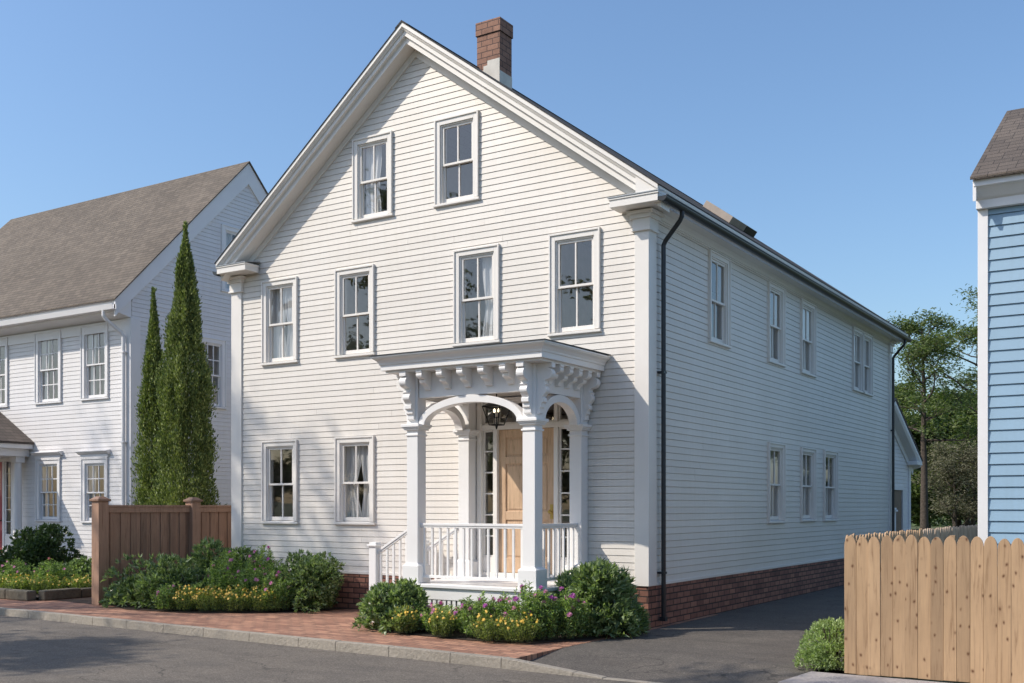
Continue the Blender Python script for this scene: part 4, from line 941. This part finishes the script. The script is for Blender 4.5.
# blossoms (shared meshes)
def petals_mesh(name, mat, n, r, cup, layers, seed):
    rng = random.Random(seed); vs = []
    for L in range(layers):
        rr = r * (1 - .28 * L); cz = .012 * L
        for k in range(n):
            a = 2 * math.pi * (k + .5 * L) / n + rng.uniform(-.12, .12); w = math.pi / n * .95
            z1 = cup * rr * (1 + L) + rng.uniform(-.1, .1) * rr
            vs += [(0, 0, cz), (rr * .65 * math.cos(a - w), rr * .65 * math.sin(a - w), cz + z1 * .55), (rr * math.cos(a), rr * math.sin(a), cz + z1), (rr * .65 * math.cos(a + w), rr * .65 * math.sin(a + w), cz + z1 * .55)]
    me = np_mesh(name, np.array(vs), 4, mat); return me
BL = {'purple': petals_mesh('purple_blossom', M['purple'], 8, .042, .35, 3, 1), 'pink': petals_mesh('pink_blossom', M['pink'], 8, .036, .3, 3, 2), 'yellow': petals_mesh('yellow_blossom', M['yellow'], 7, .020, .15, 2, 3)}
def flower_plant(name, loc, r, h, nstem, kinds, nblos, label, mat='leafM', leaf=(.05, .014), group=None, seed=1, cat='flowering plant', spike=False):
    rng = np.random.default_rng(seed); root = prop(empty(name, loc), label, cat, group)
    cs, ds, tips = [], [], []; mb = MB()
    for i in range(nstem):
        a = rng.uniform(0, 2 * math.pi); rr = math.sqrt(rng.uniform(0, 1)); bx, by = math.cos(a) * rr * r * .7, math.sin(a) * rr * r * .7
        hh = h * rng.uniform(.62, 1.05) * (1 - .35 * rr ** 2); tx, ty = bx * 1.4 + rng.normal(0, .03), by * 1.4 + rng.normal(0, .03)
        mb.tube([(bx, by, 0), ((bx + tx) / 2, (by + ty) / 2, hh * .55), (tx, ty, hh)], [.004, .003, .0015], 4)
        m = int(hh / .011); t = rng.uniform(.06, 1, m); P = np.stack([bx + (tx - bx) * t, by + (ty - by) * t, hh * t], 1)
        an = rng.uniform(0, 2 * math.pi, m); D = np.stack([np.cos(an), np.sin(an), rng.uniform(.1, 1.1, m)], 1)
        cs.append(P); ds.append(D); tips.append((tx, ty, hh))
    foliage_obj('foliage', rand_rot_leaves(rng, np.concatenate(cs), np.concatenate(ds), leaf[0], leaf[1], jitter=.2), M[mat], root)
    mb.build('stems', M['stem'], root, fix=False)
    pick = rng.permutation(len(tips))[:nblos]
    for j, q in enumerate(pick):
        kd = kinds[j % len(kinds)]; o = bpy.data.objects.new('blossom', BL[kd]); col.objects.link(o); o.parent = root
        t = tips[q]; o.location = (t[0], t[1], t[2] + .004); tilt = Vector((t[0] + rng.normal(0, .15) - .1, t[1] - .25 + rng.normal(0, .15), .55))
        o.rotation_euler = tilt.to_track_quat('Z', 'Y').to_euler(); s_ = rng.uniform(.8, 1.25); o.scale = (s_,) * 3
    return root
EXTRA = [(-2.55, -1.72, .26, .34, 'pink', 3, 'leafy pink flowering plant close against the porch skirt, right of the steps shrub'), (-2.08, -1.75, .26, .34, 'pink', 3, 'pink flowering plant close against the middle of the porch skirt'), (-1.62, -2.2, .22, .58, 'purple', 3, 'low purple flowering plant between the two yellow clumps before the porch'), (-.85, -1.9, .26, .62, 'purple', 3, 'purple flowering plant at the left flank of the big glossy shrub'), (-7.5, -1.1, .32, .78, 'purple', 5, 'purple flowering plant between the dark shrub and the yellow flowers'), (-6.7, -.75, .30, .74, 'pink', 4, 'pink flowering plant left of the rounded shrub at the bed end')]
ga = 'pink and purple flowering plants along the house'; gy = 'yellow flowering plants along the house'
pl = [(-7.75, -.72, .40, .95, 'purple', 5, 'purple flowering plant against the left corner board, behind the yellow flowers'),
      (-7.25, -.45, .36, 1.0, 'purple', 5, 'tall purple flowering plant under the first lower window'),
      (-6.95, -1.0, .32, .70, 'pink', 4, 'pink flowering plant just behind the middle of the yellow flowers'),
      (-6.42, -.98, .34, .62, 'pink', 5, 'pink flowering plant in front of the rounded shrub at the bed end'),
      (-6.02, -.45, .30, .72, 'purple', 4, 'purple flowering plant at the right end of the left bed beside the brick footing'),
      (-7.95, -1.92, .20, .44, 'purple', 2, 'small purple flowering plant at the kerb side of the left bed'),
      (-2.78, -1.92, .24, .42, 'pink', 4, 'pink flowering plant right of the shrub at the porch steps'),
      (-2.35, -2.05, .26, .38, 'pink', 5, 'pink flowering plant in front of the porch skirt, left of the middle'),
      (-1.85, -1.98, .24, .44, 'pink', 4, 'pink flowering plant before the middle of the porch railing'),
      (-1.42, -2.02, .28, .56, 'purple', 5, 'purple flowering plant at the foot of the right front porch column'),
      (-1.00, -1.98, .28, .74, 'purple', 6, 'tallest purple flowering plant, right of the front porch column'),
      (-.62, -1.62, .28, .66, 'pink', 5, 'pink flowering plant in front of the big glossy shrub')]
for i, (x, y, r_, h, kd, nb, lb) in enumerate(pl + EXTRA):
    x += .18; y -= .06
    flower_plant('flowering_plant', (x, y, .03), r_, h, int(95 * r_ / .3), [kd, kd, 'pink' if kd == 'purple' else 'purple'], nb * 2, lb, group=ga, seed=40 + i, leaf=(.055, .016))
yl = [(-7.62, -1.78, .28, 'leftmost clump of yellow flowers in the left bed'), (-7.25, -1.62, .30, 'second clump of yellow flowers from the left in the left bed'), (-6.88, -1.42, .30, 'third clump of yellow flowers in the left bed, the densest'), (-6.52, -1.22, .26, 'yellow flower clump at the right end of the left bed'),
      (-2.72, -2.32, .20, 'yellow flower clump right beside the shrub at the porch steps'), (-2.05, -2.38, .18, 'sparse yellow flower clump before the middle of the porch'), (-1.28, -2.38, .26, 'yellow flower clump in front of the right porch column'), (-.92, -2.28, .26, 'rightmost clump of yellow flowers, next to the driveway')]
for i, (x, y, r_, lb) in enumerate(yl):
    x += .16; y -= .04
    flower_plant('yellow_flower_plant', (x, y, .03), r_, .40 if i < 4 else .36, 110, ['yellow'], 70 if i < 4 else 34, lb, 'leafY', (.045, .008), gy, 70 + i)
gn = 'flowering plants in the stone edged bed'
nl = [(-14.4, -1.25, 'yellow'), (-13.8, -1.35, 'yellow'), (-13.2, -1.25, 'yellow'), (-12.6, -1.35, 'yellow'), (-12.0, -1.25, 'yellow'), (-11.75, -.6, 'yellow'), (-14.1, -.6, 'pink'), (-13.0, -.55, 'pink')]
nlb = ['yellow flowers in the stone edged bed at the left photo edge', 'second clump of yellow flowers from the left photo edge, in the stone edged bed', 'third clump of yellow flowers in the stone edged bed, below the round bush', 'fourth clump of yellow flowers in the stone edged bed', 'yellow flowers at the front corner of the stone edging', 'yellow flowers beside the right run of stone edging near the brown fence', 'pink flowers between the round bush and the yellow flowers', 'pink flowers behind the yellow ones, below the low bush']
for i, (x, y, kd) in enumerate(nl):
    flower_plant('flowering_plant' if kd == 'pink' else 'yellow_flower_plant', (x, y, .05), .36, .36 if kd == 'yellow' else .6, 100, [kd], 34 if kd == 'yellow' else 7, nlb[i], 'leafY' if kd == 'yellow' else 'leafM', (.055, .013), gn, 90 + i)

# cypresses
def cypress(loc, h, r, seed, label, lean=0):
    rng = np.random.default_rng(seed); root = prop(empty('cypress_tree', loc), label, 'tree', 'columnar cypresses behind the brown fence')
    n = int(900 * h * r * 9); t = rng.uniform(0.02, 1, n) ** .85; z = t * h
    ph_ = rng.uniform(0, 6, 3); prof = lambda t: r * np.where(t < .25, .66 + .34 * (t / .25), np.clip(1 - ((t - .25) / .75) ** 1.9, 0.03, 1)) * (1 + .07 * np.sin(t * 21 + ph_[0]) + .06 * np.sin(t * 37 + ph_[1]))
    nb = 150; bt = rng.uniform(.0, .97, nb); ba = rng.uniform(0, 6.283, nb)
    k = rng.integers(0, nb, n)   # leaves grow in upright plumes round the trunk
    zz = np.maximum(bt[k] * h + rng.uniform(-.12, .75, n) * h * .10, .05); tt = np.clip(zz / h, 0, 1)
    plb = rng.uniform(.80, 1.14, nb)[k]; rad = prof(tt) * rng.uniform(.70, 1.03, n) * plb; plume = rng.normal(0, .05 * 1.3, (n, 2)) * (1.2 - tt)[:, None]
    P = np.stack([np.cos(ba[k]) * rad * .92 + plume[:, 0], np.sin(ba[k]) * rad * .92 + plume[:, 1], zz], 1)
    # fill
    m = n; t2 = rng.uniform(0, .99, m); a2 = rng.uniform(0, 6.283, m); r2 = prof(t2) * rng.uniform(.35, .95, m) * .9
    P = np.concatenate([P, np.stack([np.cos(a2) * r2, np.sin(a2) * r2, t2 * h], 1)])
    out = P.copy(); out[:, 2] = 0; out /= np.linalg.norm(out, axis=1)[:, None] + .02
    D = out * .38 + np.array([0, 0, 1.0])
    foliage_obj('crown', rand_rot_leaves(rng, P, D, .066, .024, jitter=.34), M['leafC'], root)
    MB().tube([(0, 0, 0), (0, 0, h * .9)], [.09, .01], 7).build('trunk', M['bark'], root); return root
cypress((-10.75, .95, 0), 7.12, .66, 21, 'taller and fuller of the two columnar cypresses behind the brown fence')
cypress((-12.15, 1.3, 0), 6.05, .38, 22, 'shorter slim cypress, left of the tall one at the neighbour house corner')

# ------------------------------------------------------------------ broadleaf / pine trees
def grow(rng, h, trunk_h, spread, levels=3, forks=5, up=.35, r0=.2, wob=.15, layered=False):
    mb = MB(); tips = []
    def branch(p, d, L, r, lev):
        pts = [p]; rad = [r]; n = 5; q = p.copy(); dd = d.copy()
        for i in range(n):
            dd = dd + Vector(rng.normal(0, wob, 3)) + Vector((0, 0, up * .12)); dd.normalize(); q = q + dd * (L / n); pts.append(q.copy()); rad.append(r * (1 - .75 * (i + 1) / n))
        mb.tube(pts, rad, 6 if lev < 2 else 4, caps=False)
        if lev >= levels:
            for k in range(2, n + 1): tips.append((pts[k], dd.copy()))
            return
        m = forks if lev > 0 else forks + 3
        for k in range(m):
            t = .35 + .65 * (k + rng.uniform(0, 1)) / m; i = min(int(t * n), n - 1); base = pts[i].lerp(pts[i + 1], t * n - i)
            a = rng.uniform(0, 6.283); side = Vector((math.cos(a), math.sin(a), 0)); nd = (dd * .45 + side * 1.0 + Vector((0, 0, up))).normalized()
            branch(base, nd, L * rng.uniform(.45, .68), max(r * .42, .008), lev + 1)
        tips.append((pts[-1], dd.copy()))
    trunk = [Vector((0, 0, 0))]; nT = 8; q = Vector((0, 0, 0)); lean = Vector(rng.normal(0, .03, 3))
    for i in range(nT):
        q = q + Vector((rng.normal(0, .02) * h / 8 + lean.x * h / nT, rng.normal(0, .02) * h / 8 + lean.y * h / nT, h * .93 / nT)); trunk.append(q.copy())
    mb.tube(trunk, [r0 * (1.25 if i == 0 else 1) * (1 - .82 * i / nT) for i in range(nT + 1)], 9)
    nB = 15
    for k in range(nB):
        t = trunk_h / h + (1 - trunk_h / h) * (k + .3) / nB; i = min(int(t * nT), nT - 1); base = trunk[i].lerp(trunk[i + 1], t * nT - i)
        a = k * 2.4 + rng.uniform(-.4, .4); tt = (t - trunk_h / h) / (1 - trunk_h / h)
        L = spread * (1 - .55 * tt) * rng.uniform(.75, 1.15) * (.75 if tt < .12 else 1)
        branch(base, Vector((math.cos(a), math.sin(a), up + .25 * tt)).normalized(), L, r0 * .36 * (1 - .5 * tt), 1)
    return mb, tips
def make_tree(name, loc, h, trunk_h, spread, label, cat='tree', group=None, seed=1, mat='leafT', leaves=26, leaf=(.16, .09), clump=(.45, .45, .2), levels=3, forks=4, up=.3, r0=.2, rz=0):
    rng = np.random.default_rng(seed); root = prop(empty(name, loc, rz), label, cat, group)
    mb, tips = grow(rng, h, trunk_h, spread, levels, forks, up, r0)
    mb.build('trunk', M['bark'], root, smooth=True, fix=False)
    T = np.array([t[0][:] for t in tips]); T = np.repeat(T, leaves, 0); C = T + rng.normal(0, 1, T.shape) * np.array(clump) * .6
    D = rng.normal(0, 1, C.shape) * np.array([1, 1, .4])
    foliage_obj('crown', rand_rot_leaves(rng, C, D, leaf[0], leaf[1], jitter=.2), M[mat], root)
    return root
def copy_tree(src, loc, rz, sc, label, group=None):
    c = link_copy(src); c.location = loc; c.rotation_euler = (0, 0, rz); c.scale = (sc, sc, sc * random.uniform(.94, 1.06)); c['label'] = label
    if group: c['group'] = group
    return c
gb = 'trees beyond the houses'
def at(px, z):                      # ground point seen in that direction at that depth, used once to set the woods out
    a = (px - 512) / 1070; th = R(32.551); c_, s_ = math.cos(th), math.sin(th); return (6.343 + z * (a * c_ - s_), -13.64 + z * (a * s_ + c_), 0)
t1 = make_tree('tall_pine_tree', at(925, 40), 9.0, 4.4, 2.0, 'tall slender open crowned tree with a bare trunk behind the garage', group=gb, seed=31, leaves=9, leaf=(.15, .045), clump=(.36, .36, .14), r0=.17, up=.28)
t2 = make_tree('broad_tree', at(992, 46), 10.9, 4.8, 4.0, 'tallest feathery tree half hidden behind the blue house corner board', group=gb, seed=32, leaves=10, leaf=(.18, .055), clump=(.5, .5, .16), r0=.22)
t3 = make_tree('broad_tree', at(958, 62), 7.6, 1.2, 3.6, 'dense mid green tree right of the bare tall trunk', group=gb, seed=33, leaves=34, leaf=(.24, .12), clump=(.6, .6, .35), r0=.2)
t4 = make_tree('twiggy_tree', at(955, 44), 3.9, .7, 1.7, 'low pale twiggy tree above the far picket fence', group=gb, seed=34, leaves=8, leaf=(.13, .03), clump=(.3, .3, .25), mat='leafP', r0=.12, up=.5)
copy_tree(t3, at(903, 66), 1.2, .62, 'dense tree behind the garage roof, just right of the rear downpipe', gb)
copy_tree(t3, at(985, 58), 2.6, .9, 'dense dark tree low behind the blue house corner', gb)
copy_tree(t3, at(928, 80), 4.0, .95, 'farthest dense tree showing behind the bare trunk', gb)
copy_tree(t3, at(968, 84), 5.1, 1.0, 'farthest dense tree showing just left of the blue house', gb)
copy_tree(t4, at(972, 44), 2.0, 1.0, 'low twiggy tree nearest the blue house corner', gb)
copy_tree(t3, at(1010, 70), .7, 1.0, 'dense tree hidden behind the blue house', gb)
copy_tree(t3, at(60, 90), .5, .75, 'dense tree hidden behind the neighbour house', gb)
for i, (x, y, q, lb) in enumerate(((-8, 47, 1.0, 'tree far behind the big house, leftmost of the row at the back'), (2, 52, .9, 'tree far behind the end of the driveway'), (12, 50, 1.05, 'tree far behind the blue house, left of its ridge'), (24, 48, 1.0, 'tree far behind the middle of the blue house'), (36, 52, 1.1, 'tree far behind the right end of the blue house'), (-22, 50, 1.1, 'tree far behind the board fence'))):
    copy_tree(t3, (x, y, 0), i * 2.1 + .4, q, lb, gb)
# a clipped far hedge line closes the view between the trunks
rng = np.random.default_rng(77); nH = 16000
def hedge_pts(x0, x1, y, dep, hgt, n): return np.stack([rng.uniform(x0, x1, n), y + rng.normal(0, dep, n), np.abs(rng.normal(.45, .3, n)) * hgt], 1)
hx, hy, _ = at(940, 95)
P = hedge_pts(-25, 25, 0, 1.2, 2.4, nH)
ho = foliage_obj('hedge', rand_rot_leaves(rng, P, rng.normal(0, 1, P.shape), .34, .2), M['leafB']); ho.location = (hx, hy, 0)
prop(ho, 'distant dark green hedge across the back of the yard', 'hedge')

# street trees across the road (behind the viewpoint): they shade the road and fence and show in the window panes
gs = 'street trees across the road, out of frame'
s1 = make_tree('street_tree', (-6.4, -14.3, 0), 13.5, 4.6, 2.7, 'street tree across the road whose shade falls on the road and picket fence', group=gs, seed=51, leaves=9, leaf=(.20, .12), clump=(.45, .45, .3), r0=.24, up=.35)
copy_tree(s1, (-14.6, -13.8, 0), 2.2, .86, 'street tree across the road, second from the right, shading the left of the road', gs)
s2 = make_tree('street_tree', (-20.6, -12.8, 0), 20.5, 9, 4.0, 'tallest street tree across the road, whose branch shadows reach the left wall', group=gs, seed=57, leaves=3, leaf=(.20, .12), clump=(.5, .5, .35), r0=.26, up=.4)
copy_tree(s1, (1.5, -20, 0), 1.0, .55, 'street tree across the road seen only in the upper window panes', gs)
copy_tree(s2, (-31, -14, 0), 5.0, 1.15, 'leftmost street tree across the road, shading the neighbour house', gs)
copy_tree(s1, (14, -17, 0), 3.0, .9, 'rightmost street tree across the road', gs)
gh = 'garden trees beyond the far side of the road, out of frame'
for i, (x, y, q) in enumerate(((-52, -30, .9), (-41, -33, 1.1), (-31, -31, .85), (-22, -34, 1.15), (-13, -31, .9), (-4, -33, 1.0), (6, -32, .85), (16, -34, 1.1), (27, -30, .9))):
    copy_tree(t3, (x, y, 0), i * 1.3, q * .95, 'garden tree beyond the far side of the road, reflected in the window panes', gh)
ge = 'garden trees east of the driveway, hidden by the blue house'
for i, (x, y, q) in enumerate(((24, 13, 1.0), (27, 20, 1.1), (23, 30, 1.0))):
    copy_tree(t3, (x, y, 0), i * 1.7, q, 'garden tree behind the blue house, reflected in the side windows', ge)

# ================================================================== CAMERA, SUN, SKY
cam = bpy.data.cameras.new('camera'); co = bpy.data.objects.new('camera', cam); col.objects.link(co)
co.location = (6.3426, -13.6398, 1.7); co.rotation_euler = (R(90), 0, R(32.551))
cam.sensor_width = 36; cam.lens = 1070 / 1024 * 36; cam.shift_y = (507 - 341.5) / 1024; cam.clip_end = 2000; cam.clip_start = .1
scene.camera = co
SUN = Vector((-1.05, -1.0, 1.35)).normalized()
sl = bpy.data.lights.new('sun', 'SUN'); so = bpy.data.objects.new('sun', sl); col.objects.link(so)
sl.energy = 3.65; sl.angle = R(.53); sl.color = (1, .92, .81)
so.rotation_euler = SUN.to_track_quat('Z', 'Y').to_euler()
w = bpy.data.worlds.new('World'); scene.world = w; w.use_nodes = True; nt = w.node_tree
bg = nt.nodes['Background']; sky = nt.nodes.new('ShaderNodeTexSky'); sky.sky_type = 'NISHITA'; sky.sun_disc = False
sky.sun_elevation = math.asin(SUN.z); sky.sun_rotation = math.atan2(SUN.x, SUN.y); sky.altitude = 0; sky.air_density = 1.3; sky.dust_density = 1.7; sky.ozone_density = 6.5
nt.links.new(sky.outputs[0], bg.inputs[0]); bg.inputs[1].default_value = .15
scene.view_settings.view_transform = 'Standard'; scene.view_settings.look = 'None'; scene.view_settings.exposure = .26; scene.view_settings.gamma = 1
scene.render.resolution_x = 1024; scene.render.resolution_y = 683
